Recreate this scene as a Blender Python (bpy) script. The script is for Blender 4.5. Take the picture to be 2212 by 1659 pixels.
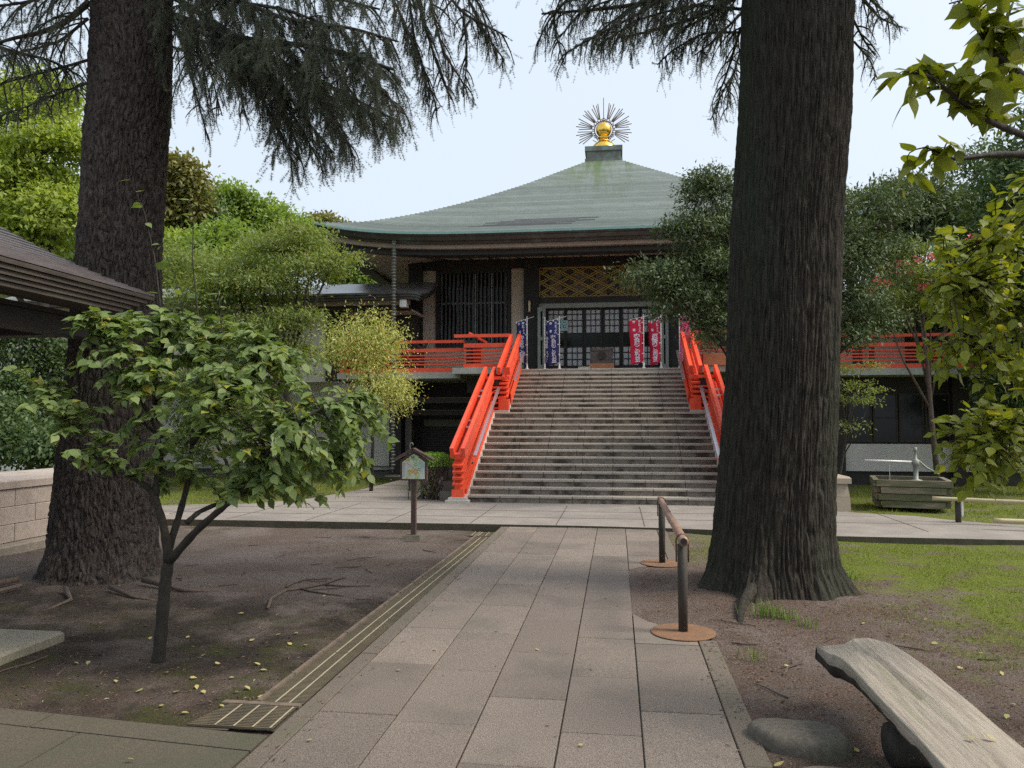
import bpy, math, random
import numpy as np
from mathutils import Vector, Matrix
R = math.radians
random.seed(7); RNG = np.random.default_rng(11)
S = bpy.context.scene
C = S.collection
for o in list(bpy.data.objects): bpy.data.objects.remove(o)

# ------------------------------------------------------------------ camera
HC, FPX = 1.65, 1660.0                     # eye height, focal length in pixels of a 2212 x 1659 frame
YAW, PIT = R(7.7528), R(2.8452)
cam = bpy.data.cameras.new('camera'); cam.sensor_width = 36; cam.lens = FPX/2212*36
cam.clip_end = 600; cam.clip_start = .05
camo = bpy.data.objects.new('camera', cam); C.objects.link(camo)
camo.location = (0, 0, HC); camo.rotation_euler = (R(90)+PIT, 0, YAW); S.camera = camo
# ------------------------------------------------------------------ sky, sun, exposure
SUN_EL, SUN_AZ = 50.0, 96.0                # azimuth clockwise from +Y: from the right
w = bpy.data.worlds.new("World"); S.world = w; w.use_nodes = True
nt = w.node_tree; bg = nt.nodes['Background']
sky = nt.nodes.new('ShaderNodeTexSky'); sky.sky_type = 'NISHITA'; sky.sun_disc = False
sky.sun_elevation = R(SUN_EL); sky.sun_rotation = R(SUN_AZ)
sky.air_density = 1.2; sky.dust_density = 10.0; sky.ozone_density = 1.0
veil = nt.nodes.new('ShaderNodeMix'); veil.data_type = 'RGBA'      # thin even cloud in front of the blue
veil.inputs['Factor'].default_value = .88; veil.inputs['B'].default_value = (1.62, 1.82, 2.02, 1)
nt.links.new(sky.outputs[0], veil.inputs['A']); nt.links.new(veil.outputs['Result'], bg.inputs[0]); bg.inputs[1].default_value = .15
sl = bpy.data.lights.new('sun', 'SUN'); sl.energy = 1.0; sl.angle = R(17); sl.color = (1, .93, .82)
so = bpy.data.objects.new('sun', sl); C.objects.link(so)
sd = Vector((math.sin(R(SUN_AZ))*math.cos(R(SUN_EL)), math.cos(R(SUN_AZ))*math.cos(R(SUN_EL)), math.sin(R(SUN_EL))))
so.rotation_euler = sd.to_track_quat('Z', 'Y').to_euler(); so.location = (20, 0, 30)
S.view_settings.view_transform = 'Standard'; S.view_settings.look = 'None'
S.view_settings.exposure = 1.7; S.view_settings.gamma = 1
S.cycles.use_denoising = False; S.cycles.max_bounces = 6; S.cycles.diffuse_bounces = 3
S.cycles.transparent_max_bounces = 6; S.cycles.glossy_bounces = 3; S.cycles.transmission_bounces = 4
S.cycles.caustics_reflective = False; S.cycles.caustics_refractive = False

# ------------------------------------------------------------------ where a point of the photograph stands
_cy, _sy, _cp, _sp = math.cos(YAW), math.sin(YAW), math.cos(PIT), math.sin(PIT)
_fw = Vector((-_sy*_cp, _cy*_cp, _sp)); _rt = Vector((_cy, _sy, 0)); _up = _rt.cross(_fw)
def ray(u, v): return _fw + _rt*((u-1106)/FPX) - _up*((v-829.5)/FPX)
def at(u, v, Y):
    d = ray(u, v); return Vector((0, 0, HC)) + d*(Y/d.y)
def on(u, v, z=0.):
    d = ray(u, v); return Vector((0, 0, HC)) + d*((z-HC)/d.z)

# ------------------------------------------------------------------ materials
MATS = {}
def _n(t, k, **kw):
    n = t.nodes.new(k)
    for a, b in kw.items(): setattr(n, a, b)
    return n
def mat(name, c1, c2=None, scale=4., rough=.7, bump=0., bscale=None, stretch=(1, 1, 1), metal=0., detail=6.,
        c3=None, s3=1., t3=(.5, .7), spec=.5, lo=.35, hi=.65):
    m = bpy.data.materials.new(name); m.use_nodes = True; t = m.node_tree; b = t.nodes['Principled BSDF']
    b.inputs['Roughness'].default_value = rough; b.inputs['Metallic'].default_value = metal
    b.inputs['Specular IOR Level'].default_value = spec
    geo = _n(t, 'ShaderNodeNewGeometry'); mp = _n(t, 'ShaderNodeMapping'); mp.inputs['Scale'].default_value = stretch
    t.links.new(geo.outputs['Position'], mp.inputs['Vector'])
    def noise(s, d=detail, vec=mp):
        n = _n(t, 'ShaderNodeTexNoise'); n.inputs['Scale'].default_value = s; n.inputs['Detail'].default_value = d
        n.inputs['Roughness'].default_value = .62
        t.links.new(vec.outputs[0], n.inputs['Vector']); return n
    if c2 is None: c2 = tuple(x*.8 for x in c1)
    n1 = noise(scale); r = _n(t, 'ShaderNodeValToRGB')
    r.color_ramp.elements[0].position = lo; r.color_ramp.elements[1].position = hi
    r.color_ramp.elements[0].color = (*c1, 1); r.color_ramp.elements[1].color = (*c2, 1)
    t.links.new(n1.outputs['Fac'], r.inputs[0]); col = r.outputs[0]
    if c3 is not None:
        n3 = noise(s3, 5.); r3 = _n(t, 'ShaderNodeValToRGB')
        r3.color_ramp.elements[0].position = t3[0]; r3.color_ramp.elements[1].position = t3[1]
        t.links.new(n3.outputs['Fac'], r3.inputs[0])
        mx = _n(t, 'ShaderNodeMix', data_type='RGBA'); mx.inputs['B'].default_value = (*c3, 1)
        t.links.new(r3.outputs[0], mx.inputs['Factor']); t.links.new(col, mx.inputs['A']); col = mx.outputs['Result']
    t.links.new(col, b.inputs['Base Color'])
    if bump:
        nb = noise(bscale or scale*3); bp = _n(t, 'ShaderNodeBump'); bp.inputs['Strength'].default_value = bump
        bp.inputs['Distance'].default_value = .02
        t.links.new(nb.outputs['Fac'], bp.inputs['Height']); t.links.new(bp.outputs[0], b.inputs['Normal'])
    MATS[name] = m; return m
def leafmat(name, ca, cb, cc=None, trans=.35, rough=.5, tcol=None):
    """leaves: each leaf its own tint (attribute rnd), some light through the blade"""
    m = bpy.data.materials.new(name); m.use_nodes = True; t = m.node_tree; b = t.nodes['Principled BSDF']
    b.inputs['Roughness'].default_value = rough; b.inputs['Specular IOR Level'].default_value = .35
    a = _n(t, 'ShaderNodeAttribute', attribute_name='rnd'); r = _n(t, 'ShaderNodeValToRGB')
    r.color_ramp.elements[0].color = (*ca, 1); r.color_ramp.elements[1].color = (*cb, 1)
    r.color_ramp.elements[1].position = .93 if cc else 1.
    if cc: e = r.color_ramp.elements.new(1.); e.color = (*cc, 1)
    t.links.new(a.outputs['Fac'], r.inputs[0]); t.links.new(r.outputs[0], b.inputs['Base Color'])
    if trans:
        tr = _n(t, 'ShaderNodeBsdfTranslucent'); mx = _n(t, 'ShaderNodeMixShader'); mx.inputs[0].default_value = trans
        g = _n(t, 'ShaderNodeMix', data_type='RGBA', blend_type='MULTIPLY'); g.inputs['Factor'].default_value = 1
        g.inputs['B'].default_value = (*(tcol or (1.5, 1.5, .6)), 1)
        t.links.new(r.outputs[0], g.inputs['A']); t.links.new(g.outputs['Result'], tr.inputs[0])
        t.links.new(b.outputs[0], mx.inputs[1]); t.links.new(tr.outputs[0], mx.inputs[2])
        t.links.new(mx.outputs[0], t.nodes['Material Output'].inputs[0])
    MATS[name] = m; return m

def vary(m, lo=.82, hi=1.12):
    """each slab / course its own tint (attribute rnd)"""
    t = m.node_tree; b = t.nodes['Principled BSDF']; old = b.inputs['Base Color'].links[0].from_socket
    a = _n(t, 'ShaderNodeAttribute', attribute_name='rnd'); mr = _n(t, 'ShaderNodeMapRange'); mr.inputs[3].default_value = lo; mr.inputs[4].default_value = hi
    t.links.new(a.outputs['Fac'], mr.inputs[0]); mx = _n(t, 'ShaderNodeVectorMath', operation='SCALE'); t.links.new(old, mx.inputs[0]); t.links.new(mr.outputs[0], mx.inputs['Scale'])
    t.links.new(mx.outputs[0], b.inputs['Base Color'])
def setrnd(o, vals):
    a = o.data.attributes.new('rnd', 'FLOAT', 'POINT'); a.data.foreach_set('value', np.asarray(vals, np.float32))
# ------------------------------------------------------------------ objects
WL = {}                                    # world place of each built parent
def tag(o, label=None, cat=None, group=None, kind=None):
    if label: o['label'] = label
    if cat: o['category'] = cat
    if group: o['group'] = group
    if kind: o['kind'] = kind
    return o
def thing(name, label, cat, loc=(0, 0, 0), group=None, rz=0.):
    o = bpy.data.objects.new(name, None); C.objects.link(o); o.location = loc; o.rotation_euler = (0, 0, rz)
    o.empty_display_size = .2
    WL[o.name] = Vector(loc); return tag(o, label, cat, group)
def copy_tree(o, parent=None):
    c = o.copy(); C.objects.link(c)
    if parent: c.parent = parent
    for ch in list(o.children): copy_tree(ch, c)
    return c
class MB:
    """collects shapes in world coordinates and links them as ONE mesh object"""
    def __init__(s): s.v = []; s.f = []
    def add(s, vs, fs):
        k = len(s.v); s.v += [tuple(p) for p in vs]; s.f += [tuple(i+k for i in q) for q in fs]; return s
    def box(s, x0, x1, y0, y1, z0, z1):
        v = [(x, y, z) for z in (z0, z1) for x, y in ((x0, y0), (x1, y0), (x1, y1), (x0, y1))]
        return s.add(v, [(3, 2, 1, 0), (4, 5, 6, 7), (0, 1, 5, 4), (1, 2, 6, 5), (2, 3, 7, 6), (3, 0, 4, 7)])
    def slab(s, x0, x1, y0, y1, z0, z1, b=.01):
        """box with its top edge rounded off"""
        v = [(x0, y0, z0), (x1, y0, z0), (x1, y1, z0), (x0, y1, z0), (x0, y0, z1-b), (x1, y0, z1-b), (x1, y1, z1-b), (x0, y1, z1-b),
             (x0+b, y0+b, z1), (x1-b, y0+b, z1), (x1-b, y1-b, z1), (x0+b, y1-b, z1)]
        return s.add(v, [(8, 9, 10, 11)]+[(i, (i+1) % 4, 4+(i+1) % 4, 4+i) for i in range(4)]+[(4+i, 4+(i+1) % 4, 8+(i+1) % 4, 8+i) for i in range(4)])
    def beam(s, p, q, wx, h, side=None):
        """bar from p to q, wx wide and h deep (h measured across, in the upright plane)"""
        p, q = Vector(p), Vector(q); d = (q-p).normalized(); sd_ = Vector(side) if side else d.cross(Vector((0, 0, 1)))
        if sd_.length < 1e-4: sd_ = Vector((1, 0, 0))
        sd_ = (sd_-d*sd_.dot(d)).normalized()*(wx/2); u = sd_.cross(d).normalized()*(h/2)
        v = [a+i+j for a in (p, q) for i, j in ((-sd_, -u), (sd_, -u), (sd_, u), (-sd_, u))]
        return s.add(v, [(0, 3, 2, 1), (4, 5, 6, 7), (0, 1, 5, 4), (1, 2, 6, 5), (2, 3, 7, 6), (3, 0, 4, 7)][::1])
    def extr(s, prof, x0, x1):
        """profile of (y, z) points pushed along x"""
        n = len(prof); v = [(x0, y, z) for y, z in prof]+[(x1, y, z) for y, z in prof]
        return s.add(v, [tuple(range(n))[::-1], tuple(range(n, 2*n))]+[(i, (i+1) % n, n+(i+1) % n, n+i) for i in range(n)])
    def prism(s, poly, z0, z1):
        n = len(poly); v = [(x, y, z0) for x, y in poly]+[(x, y, z1) for x, y in poly]
        return s.add(v, [tuple(range(n))[::-1], tuple(range(n, 2*n))]+[(i, (i+1) % n, n+(i+1) % n, n+i) for i in range(n)])
    def tube(s, pts, rad, n=8, cap=True):
        pts = [Vector(p) for p in pts]
        if not hasattr(rad, '__len__'): rad = [rad]*len(pts)
        vs = []; u = None
        for i, p in enumerate(pts):
            d = (pts[min(i+1, len(pts)-1)]-pts[max(i-1, 0)]).normalized()
            if u is None: u = d.orthogonal().normalized()
            u = (u-d*u.dot(d)); u = u.normalized() if u.length > 1e-5 else d.orthogonal().normalized()
            b = d.cross(u)
            vs += [p+(u*math.cos(a)+b*math.sin(a))*rad[i] for a in (2*math.pi*k/n for k in range(n))]
        fs = [(i*n+k, i*n+(k+1) % n, (i+1)*n+(k+1) % n, (i+1)*n+k) for i in range(len(pts)-1) for k in range(n)]
        if cap: fs += [tuple(range(n))[::-1], tuple(range((len(pts)-1)*n, len(pts)*n))]
        return s.add(vs, fs)
    def lathe(s, c, prof, n=20, ph=0.):
        vs = [(c[0]+r*math.cos(2*math.pi*k/n+ph), c[1]+r*math.sin(2*math.pi*k/n+ph), c[2]+z) for r, z in prof for k in range(n)]
        fs = [(i*n+k, i*n+(k+1) % n, (i+1)*n+(k+1) % n, (i+1)*n+k) for i in range(len(prof)-1) for k in range(n)]
        return s.add(vs, fs+[tuple(range(n))[::-1], tuple(range((len(prof)-1)*n, len(prof)*n))])
    def build(s, name, m, parent=None, smooth=False):
        me = bpy.data.meshes.new(name); off = WL.get(parent.name, Vector()) if parent else Vector()
        me.from_pydata([tuple(Vector(p)-off) for p in s.v], [], s.f); me.validate()
        if m: me.materials.append(m)
        if smooth: me.polygons.foreach_set('use_smooth', [True]*len(me.polygons))
        o = bpy.data.objects.new(name, me); C.objects.link(o)
        if parent: o.parent = parent; WL[o.name] = off
        return o
def npmesh(name, V, F, m, parent=None, rnd=None, smooth=False):
    """mesh from arrays (all faces with the same corner count)"""
    me = bpy.data.meshes.new(name); V = np.asarray(V, np.float32); F = np.asarray(F, np.int32); k = F.shape[1]
    if parent: V = V-np.array(WL.get(parent.name, Vector()), np.float32)
    me.vertices.add(len(V)); me.vertices.foreach_set('co', V.ravel())
    me.loops.add(F.size); me.loops.foreach_set('vertex_index', F.ravel())
    me.polygons.add(len(F)); me.polygons.foreach_set('loop_start', np.arange(0, F.size, k, dtype=np.int32))
    try: me.polygons.foreach_set('loop_total', np.full(len(F), k, np.int32))
    except Exception: pass
    if smooth: me.polygons.foreach_set('use_smooth', np.ones(len(F), bool))
    if rnd is not None:
        a = me.attributes.new('rnd', 'FLOAT', 'POINT'); a.data.foreach_set('value', np.asarray(rnd, np.float32))
    me.update(calc_edges=True); me.validate()
    if m: me.materials.append(m)
    o = bpy.data.objects.new(name, me); C.objects.link(o)
    if parent: o.parent = parent; WL[o.name] = WL.get(parent.name, Vector())
    return o
# leaf shapes: length along x, blade near the xy plane
def _leaf_heart():
    xs_ = [0, .09, .26, .46, .66, .86, 1.06]; hw = [0, .205, .335, .335, .235, .095, 0]; zz = [0, -.015, -.04, -.06, -.085, -.12, -.2]
    v = [(x, 0, z) for x, z in zip(xs_, zz)]; f = []; n = len(xs_)
    for sgn in (1, -1):
        k = len(v); v += [(xs_[i]-(.05 if i == 1 else 0), hw[i]*sgn, zz[i]+.1*hw[i]) for i in range(1, n-1)]
        t = [(0, 1, k)]+[q for i in range(1, n-2) for q in ((i, i+1, k+i-1), (k+i-1, i+1, k+i))]+[(n-2, n-1, k+n-3)]
        f += [q if sgn > 0 else q[::-1] for q in t]
    return np.array(v, float), np.array(f)
def _leaf_lance():
    return np.array([(0, 0, 0), (.45, .17, .04), (.5, 0, -.02), (.45, -.17, .04), (1, 0, -.12)], float), np.array([(0, 2, 1), (0, 3, 2), (1, 2, 4), (2, 3, 4)])
def _leaf_small():
    return np.array([(0, 0, 0), (.45, .26, .06), (1, 0, -.1), (.45, -.26, .06)], float), np.array([(0, 2, 1), (0, 3, 2)])
HEART, LANCE, SMALL = _leaf_heart(), _leaf_lance(), _leaf_small()
def scatter(T, P, D, N, L, width=1.):
    """copies of the template T at P, axis D, blade normal near N, length L -> V, F, rnd"""
    tv, tf = T; P = np.asarray(P, float); M = len(P)
    D = np.asarray(D, float); D = D/np.linalg.norm(D, axis=1, keepdims=True)
    N = np.asarray(N, float); N = N-D*(N*D).sum(1, keepdims=True)
    N = N/np.maximum(np.linalg.norm(N, axis=1, keepdims=True), 1e-6); B = np.cross(N, D)
    L = np.broadcast_to(np.asarray(L, float), (M,))[:, None, None]
    V = P[:, None, :]+L*(tv[None, :, :1]*D[:, None, :]+tv[None, :, 1:2]*width*B[:, None, :]+tv[None, :, 2:]*N[:, None, :])
    F = (np.arange(M)*len(tv))[:, None, None]+tf[None]
    return V.reshape(-1, 3), F.reshape(-1, tf.shape[1]), np.repeat(RNG.random(M), len(tv))
def rdir(n, zs=1.):
    a = RNG.normal(size=(n, 3)); a[:, 2] *= zs; return a/np.linalg.norm(a, axis=1, keepdims=True)

# ---- materials used
granite = mat('granite_paving', (.36, .298, .25), (.11, .088, .074), 150, .72, .12, 140, c3=(.14, .125, .105), s3=1.3, t3=(.5, .78), detail=3)
granite_r = mat('granite_edge', (.20, .165, .13), (.085, .07, .056), 130, .75, .12, 140, c3=(.115, .11, .075), s3=1.8, t3=(.48, .72), detail=3)
branchstone = mat('branch_paving', (.128, .108, .078), (.07, .061, .045), 110, .8, .12, 120, c3=(.07, .075, .045), s3=1.1, t3=(.42, .68), detail=3)
terr_m = mat('terrace_stone', (.285, .255, .228), (.225, .203, .183), 2.2, .75, .08, 90, c3=(.18, .163, .148), s3=.7, t3=(.45, .75))
joint_m = mat('joint_dirt', (.09, .075, .055), (.06, .05, .04), 12, .95)
kerb_m = mat('mossy_kerb', (.09, .075, .055), (.05, .055, .035), 6, .95, .4, 30)
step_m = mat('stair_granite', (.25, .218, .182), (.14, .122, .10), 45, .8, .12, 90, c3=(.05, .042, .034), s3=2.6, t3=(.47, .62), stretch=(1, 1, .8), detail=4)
step_lit = mat('lit_tread_granite', (.42, .378, .32), (.32, .286, .24), 40, .75, .08, 90, c3=(.25, .225, .2), s3=2.1, t3=(.52, .75), detail=4)  # paler than the risers: light on the treads put into the colour
border_m = mat('pale_stone', (.52, .50, .46), (.42, .41, .37), 8, .75, .1, 60)
concrete = mat('veranda_concrete', (.42, .44, .41), (.33, .355, .325), 3, .85, .1, 40, c3=(.2, .22, .19), s3=1.3, t3=(.55, .75))
red = mat('vermilion_paint', (.86, .105, .042), (.74, .075, .033), 3, .45, .06, 60, c3=(.42, .05, .035), s3=7, t3=(.60, .78))
dark = mat('dark_brown_wood', (.028, .024, .022), (.018, .016, .015), 6, .7, .08, 50)
dark2 = mat('dark_brown_beam', (.045, .036, .031), (.03, .025, .022), 6, .7, .08, 50)
cream = mat('cream_plaster', (.55, .46, .37), (.49, .41, .33), 1.6, .9, .05, 60)
soff = mat('cream_soffit', (.62, .50, .42), (.55, .44, .37), 1.5, .85)
white_pl = mat('white_plaster', (.66, .64, .60), (.56, .55, .52), .9, .9, .05, 50)
copper = mat('copper_patina', (.235, .27, .25), (.20, .235, .218), 2.5, .7, 0, c3=(.18, .21, .19), s3=.9, t3=(.5, .85))
copper_edge = mat('copper_edge', (.22, .38, .35), (.17, .30, .28), 3, .5)
copper_dk = mat('copper_brown', (.07, .06, .055), (.045, .04, .037), 3, .45, .05, 30, c3=(.10, .15, .13), s3=1.6, t3=(.55, .75))
gold = mat('gold_leaf', (.95, .62, .13), (.85, .53, .10), 6, .22, 0, metal=1.)
bronze = mat('bronze_rods', (.16, .085, .045), (.11, .06, .035), 10, .55, metal=.3)
lattice_m = mat('gilded_lattice', (.48, .33, .085), (.40, .27, .065), 6, .5)
steel = mat('steel_rail', (.62, .64, .68), (.55, .57, .61), 5, .28, metal=.85)
alu = mat('grey_frame', (.30, .32, .28), (.24, .26, .23), 5, .5)
paper = mat('white_door_paper', (.56, .56, .56), (.50, .50, .51), 2, .9)
glass_d = mat('dark_glass', (.012, .015, .014), (.02, .022, .02), 3, .12, spec=.25)
chain_m = mat('weathered_chain', (.24, .25, .24), (.14, .15, .14), 12, .6, metal=.3)
woodgrey = mat('weathered_box_wood', (.16, .125, .11), (.10, .08, .07), 8, .85, .2, 40, stretch=(.3, 1, 3))
orange_m = mat('orange_wood', (.48, .20, .10), (.40, .17, .085), 6, .7)
blue_c = mat('navy_cloth', (.02, .026, .125), (.028, .036, .16), 3, .85)
red_c = mat('crimson_cloth', (.62, .012, .055), (.52, .01, .045), 3, .8)
pink_c = mat('pink_cloth', (.80, .13, .24), (.72, .10, .20), 3, .8)
white_p = mat('white_plastic', (.75, .75, .73), (.68, .68, .66), 5, .4)
letter_b = mat('pale_lettering', (.72, .76, .86), (.68, .72, .82), 5, .9)
sign_br = mat('brown_metal', (.10, .062, .05), (.075, .047, .04), 8, .45)
rust = mat('rusty_plate', (.235, .125, .065), (.17, .095, .055), 9, .85, .15, 60, c3=(.11, .075, .05), s3=4, t3=(.5, .7))
postw = mat('dark_round_post', (.055, .045, .036), (.03, .026, .022), 9, .75, .2, 40, stretch=(1, 1, .25), c3=(.13, .10, .06), s3=5, t3=(.52, .75))
bamboo_br = mat('brown_bamboo', (.36, .235, .175), (.27, .165, .12), 6, .45, .05, 20)
bamboo_y = mat('dry_bamboo', (.50, .44, .27), (.42, .36, .22), 6, .5, .05, 20)
bark_l = mat('scaly_bark', (.105, .083, .073), (.020, .015, .014), 30, .95, 1., 70, stretch=(1, 1, .35), c3=(.085, .092, .062), s3=1.3, t3=(.56, .8))
bark_r = mat('fibrous_bark', (.052, .042, .031), (.009, .008, .006), 34, .95, 1., 80, stretch=(1, 1, .16), c3=(.030, .040, .022), s3=1.1, t3=(.45, .72))
bark_s = mat('smooth_dark_bark', (.050, .043, .036), (.026, .022, .018), 14, .9, .5, 40, stretch=(1, 1, .5))
twig_m = mat('twig_bark', (.060, .047, .036), (.035, .028, .022), 10, .9)
cedar_leaf = leafmat('cedar_needles', (.105, .128, .10), (.19, .215, .17), trans=.35, tcol=(1.2, 1.2, 1.0))
heart_leaf = leafmat('heart_leaves', (.13, .195, .06), (.235, .31, .12), (.42, .36, .06), trans=.36, rough=.45)
bright_leaf = leafmat('lime_leaves', (.15, .19, .018), (.25, .28, .035), (.42, .40, .05), trans=.36, rough=.5)
pale_leaf = leafmat('pale_weeping_leaves', (.34, .38, .11), (.50, .52, .20), (.45, .25, .08), trans=.35)
fine_leaf = leafmat('fine_green_leaves', (.14, .19, .055), (.22, .28, .09), (.32, .26, .06), trans=.4)
ever_leaf = leafmat('evergreen_leaves', (.055, .088, .042), (.11, .15, .065), (.18, .23, .08), trans=.18, rough=.55)
hill_leaf = leafmat('sunny_hill_leaves', (.16, .24, .05), (.24, .33, .085), trans=.35)
hill_dark = leafmat('bluish_hill_leaves', (.085, .14, .06), (.15, .215, .10), trans=.25)
hill_brown = leafmat('brownish_hill_leaves', (.15, .15, .045), (.23, .22, .075), trans=.25)
yell_leaf = leafmat('yellowgreen_leaves', (.20, .27, .045), (.32, .39, .08), trans=.42)
mid_leaf = leafmat('shaded_garden_leaves', (.05, .09, .032), (.105, .16, .06), trans=.25)
hedge_leaf = leafmat('hedge_leaves', (.10, .20, .02), (.18, .32, .04), trans=.3)
grass_leaf = leafmat('grass_blades', (.09, .13, .018), (.24, .29, .048), (.24, .19, .08), trans=.3)
litter_m = leafmat('pine_litter', (.07, .04, .028), (.21, .135, .095), (.32, .27, .18), trans=0, rough=.9)
fallen_m = leafmat('fallen_leaf', (.40, .34, .12), (.50, .44, .18), trans=.1)
flower_m = leafmat('pink_flowers', (.75, .12, .17), (.85, .25, .25), trans=.3, tcol=(1, 1, 1))

# ================================================================== THE SETTING
def sstep(a, b, x): t = np.clip((x-a)/(b-a), 0, 1); return t*t*(3-2*t)
def vnoise(x, y, seed=0):
    x = np.asarray(x, float); y = np.asarray(y, float); xi, yi = np.floor(x).astype(int), np.floor(y).astype(int)
    fx, fy = x-xi, y-yi; fx, fy = fx*fx*(3-2*fx), fy*fy*(3-2*fy)
    def h(i, j): q = np.sin(i*127.1+j*311.7+seed*74.7)*43758.5453; return q-np.floor(q)
    return (h(xi, yi)*(1-fx)+h(xi+1, yi)*fx)*(1-fy)+(h(xi, yi+1)*(1-fx)+h(xi+1, yi+1)*fx)*fy
def fbm(x, y, seed=0, o=4): return sum(vnoise(x*2**k, y*2**k, seed+k)*.5**k for k in range(o))/(2-.5**(o-1))
def zg(x, y):
    x = np.asarray(x, float); y = np.asarray(y, float)
    z = -.02-.06*sstep(4.5, 12, y)*sstep(-1.5, -2.2, x)-.03*sstep(5, 11.5, y)*sstep(.5, 1.5, x)
    z = z+.035*(fbm(x*1.3, y*1.3, 3)-.5)*sstep(0, .6, np.minimum(np.abs(x+1.95)*1.2, 4))
    z = z-.03*sstep(11.9, 13.5, y)
    z = z-.028*np.exp(-((x+2.0)/.2)**4)
    z = z+.10*np.exp(-((x+5.43)**2+(y-7.55)**2)/1.3)+.08*np.exp(-((x-1.53)**2+(y-8.05)**2)/1.1)
    z = z+10*sstep(36, 66, y-.35*(x+12))*sstep(4, -14, x)+4*sstep(40, 90, y)+5*sstep(-16, -45, x)*sstep(8, 30, y)+4*sstep(16, 45, x)*sstep(10, 40, y)
    return z
xs = np.concatenate([np.linspace(-160, -14, 30), np.linspace(-13.5, 9, 150), np.linspace(9.6, 160, 30)])
ys = np.concatenate([np.linspace(-30, 0, 8), np.linspace(.4, 16, 120), np.linspace(16.5, 250, 60)])
GX, GY = np.meshgrid(xs, ys); gz = zg(GX, GY); nx = len(xs)
gi = np.arange(nx*len(ys)).reshape(len(ys), nx)
gq = np.stack([gi[:-1, :-1], gi[:-1, 1:], gi[1:, 1:], gi[1:, :-1]], -1).reshape(-1, 4)
gm = bpy.data.materials.new('earth_ground'); gm.use_nodes = True; t = gm.node_tree; b = t.nodes['Principled BSDF']
geo = _n(t, 'ShaderNodeNewGeometry')
def gnoise(s, d=6, st=None):
    n = _n(t, 'ShaderNodeTexNoise'); n.inputs['Scale'].default_value = s; n.inputs['Detail'].default_value = d; n.inputs['Roughness'].default_value = .65
    t.links.new(geo.outputs['Position'], n.inputs['Vector']); return n.outputs['Fac']
def gramp(src, stops):
    r = _n(t, 'ShaderNodeValToRGB'); e = r.color_ramp.elements
    while len(e) < len(stops): e.new(.5)
    for q, (p, c) in zip(e, stops): q.position = p; q.color = (*c, 1) if len(c) == 3 else c
    t.links.new(src, r.inputs[0]); return r.outputs[0]
def gmix(f, a, bb):
    m = _n(t, 'ShaderNodeMix', data_type='RGBA'); t.links.new(f, m.inputs['Factor']); t.links.new(a, m.inputs['A']); t.links.new(bb, m.inputs['B']); return m.outputs['Result']
def gattr(n):
    a = _n(t, 'ShaderNodeAttribute', attribute_name=n); return a.outputs['Fac']
def gmath(op, a, bb):
    m = _n(t, 'ShaderNodeMath', operation=op); m.use_clamp = True
    for k, q in enumerate((a, bb)):
        if isinstance(q, (int, float)): m.inputs[k].default_value = q
        else: t.links.new(q, m.inputs[k])
    return m.outputs[0]
BLK, WHT = (0, 0, 0), (1, 1, 1)
dirt = gramp(gnoise(85, 5), [(.34, (.058, .043, .036)), (.5, (.13, .10, .084)), (.66, (.22, .172, .146))])
pale = gramp(gnoise(70, 5), [(.36, (.115, .093, .084)), (.64, (.24, .20, .18))])
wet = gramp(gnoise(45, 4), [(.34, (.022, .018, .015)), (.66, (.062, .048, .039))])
moss = gramp(gnoise(90, 3), [(.3, (.034, .038, .014)), (.7, (.085, .09, .026))])
lit = gramp(gnoise(70, 4), [(.34, (.042, .027, .021)), (.5, (.115, .080, .062)), (.66, (.21, .15, .118))])
grs = gramp(gnoise(60, 4), [(.3, (.065, .09, .012)), (.7, (.18, .215, .03))])
c = gmix(gramp(gnoise(.9, 5), [(.42, BLK), (.6, WHT)]), dirt, pale)
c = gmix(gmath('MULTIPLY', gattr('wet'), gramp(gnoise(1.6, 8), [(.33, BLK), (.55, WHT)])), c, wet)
c = gmix(gmath('MULTIPLY', gattr('litter'), gramp(gnoise(2.6, 6), [(.36, BLK), (.58, WHT)])), c, lit)
c = gmix(gmath('MULTIPLY', gattr('moss'), gramp(gnoise(2.3, 8), [(.50, BLK), (.66, WHT)])), c, moss)
c = gmix(gmath('MULTIPLY', gattr('grass'), gramp(gmath('ADD', gnoise(2.3, 9), gmath('MULTIPLY', gattr('grass'), .26)), [(.62, BLK), (.76, WHT)])), c, grs)
t.links.new(c, b.inputs['Base Color']); b.inputs['Roughness'].default_value = .95; b.inputs['Specular IOR Level'].default_value = .2
bp = _n(t, 'ShaderNodeBump'); bp.inputs['Strength'].default_value = 1.; bp.inputs['Distance'].default_value = .05
t.links.new(gmath('ADD', gmath('MULTIPLY', gnoise(12, 7), .55), gmath('MULTIPLY', gnoise(60, 4), .45)), bp.inputs['Height']); t.links.new(bp.outputs[0], b.inputs['Normal'])
ground = npmesh('ground', np.stack([GX, GY, gz], -1).reshape(-1, 3), gq, gm, smooth=True); tag(ground, kind='structure')
def gput(n, a):
    q = ground.data.attributes.new(n, 'FLOAT', 'POINT'); q.data.foreach_set('value', a.astype(np.float32).ravel())
def grassf(x, y):
    right = sstep(8.2, 9.6, y+.35*(x-2))*sstep(.9, 1.9, x)*.9+.74*sstep(2.0, 3.6, x)*sstep(4.0, 6.0, y)+.55*sstep(.45, .8, x)*sstep(8.8, 9.4, y)+.30*sstep(1.6, 2.4, x)*sstep(3, 5, y)
    left = sstep(13.2, 14, y)*sstep(-5.5, -6.4, x)
    far = sstep(13.2, 14.2, y)*sstep(4.8, 5.6, x)*.75+sstep(26, 36, y)
    return np.clip(np.maximum(np.maximum(right*sstep(.3, .5, x), left), far), 0, 1)
gput('grass', grassf(GX, GY))
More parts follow.
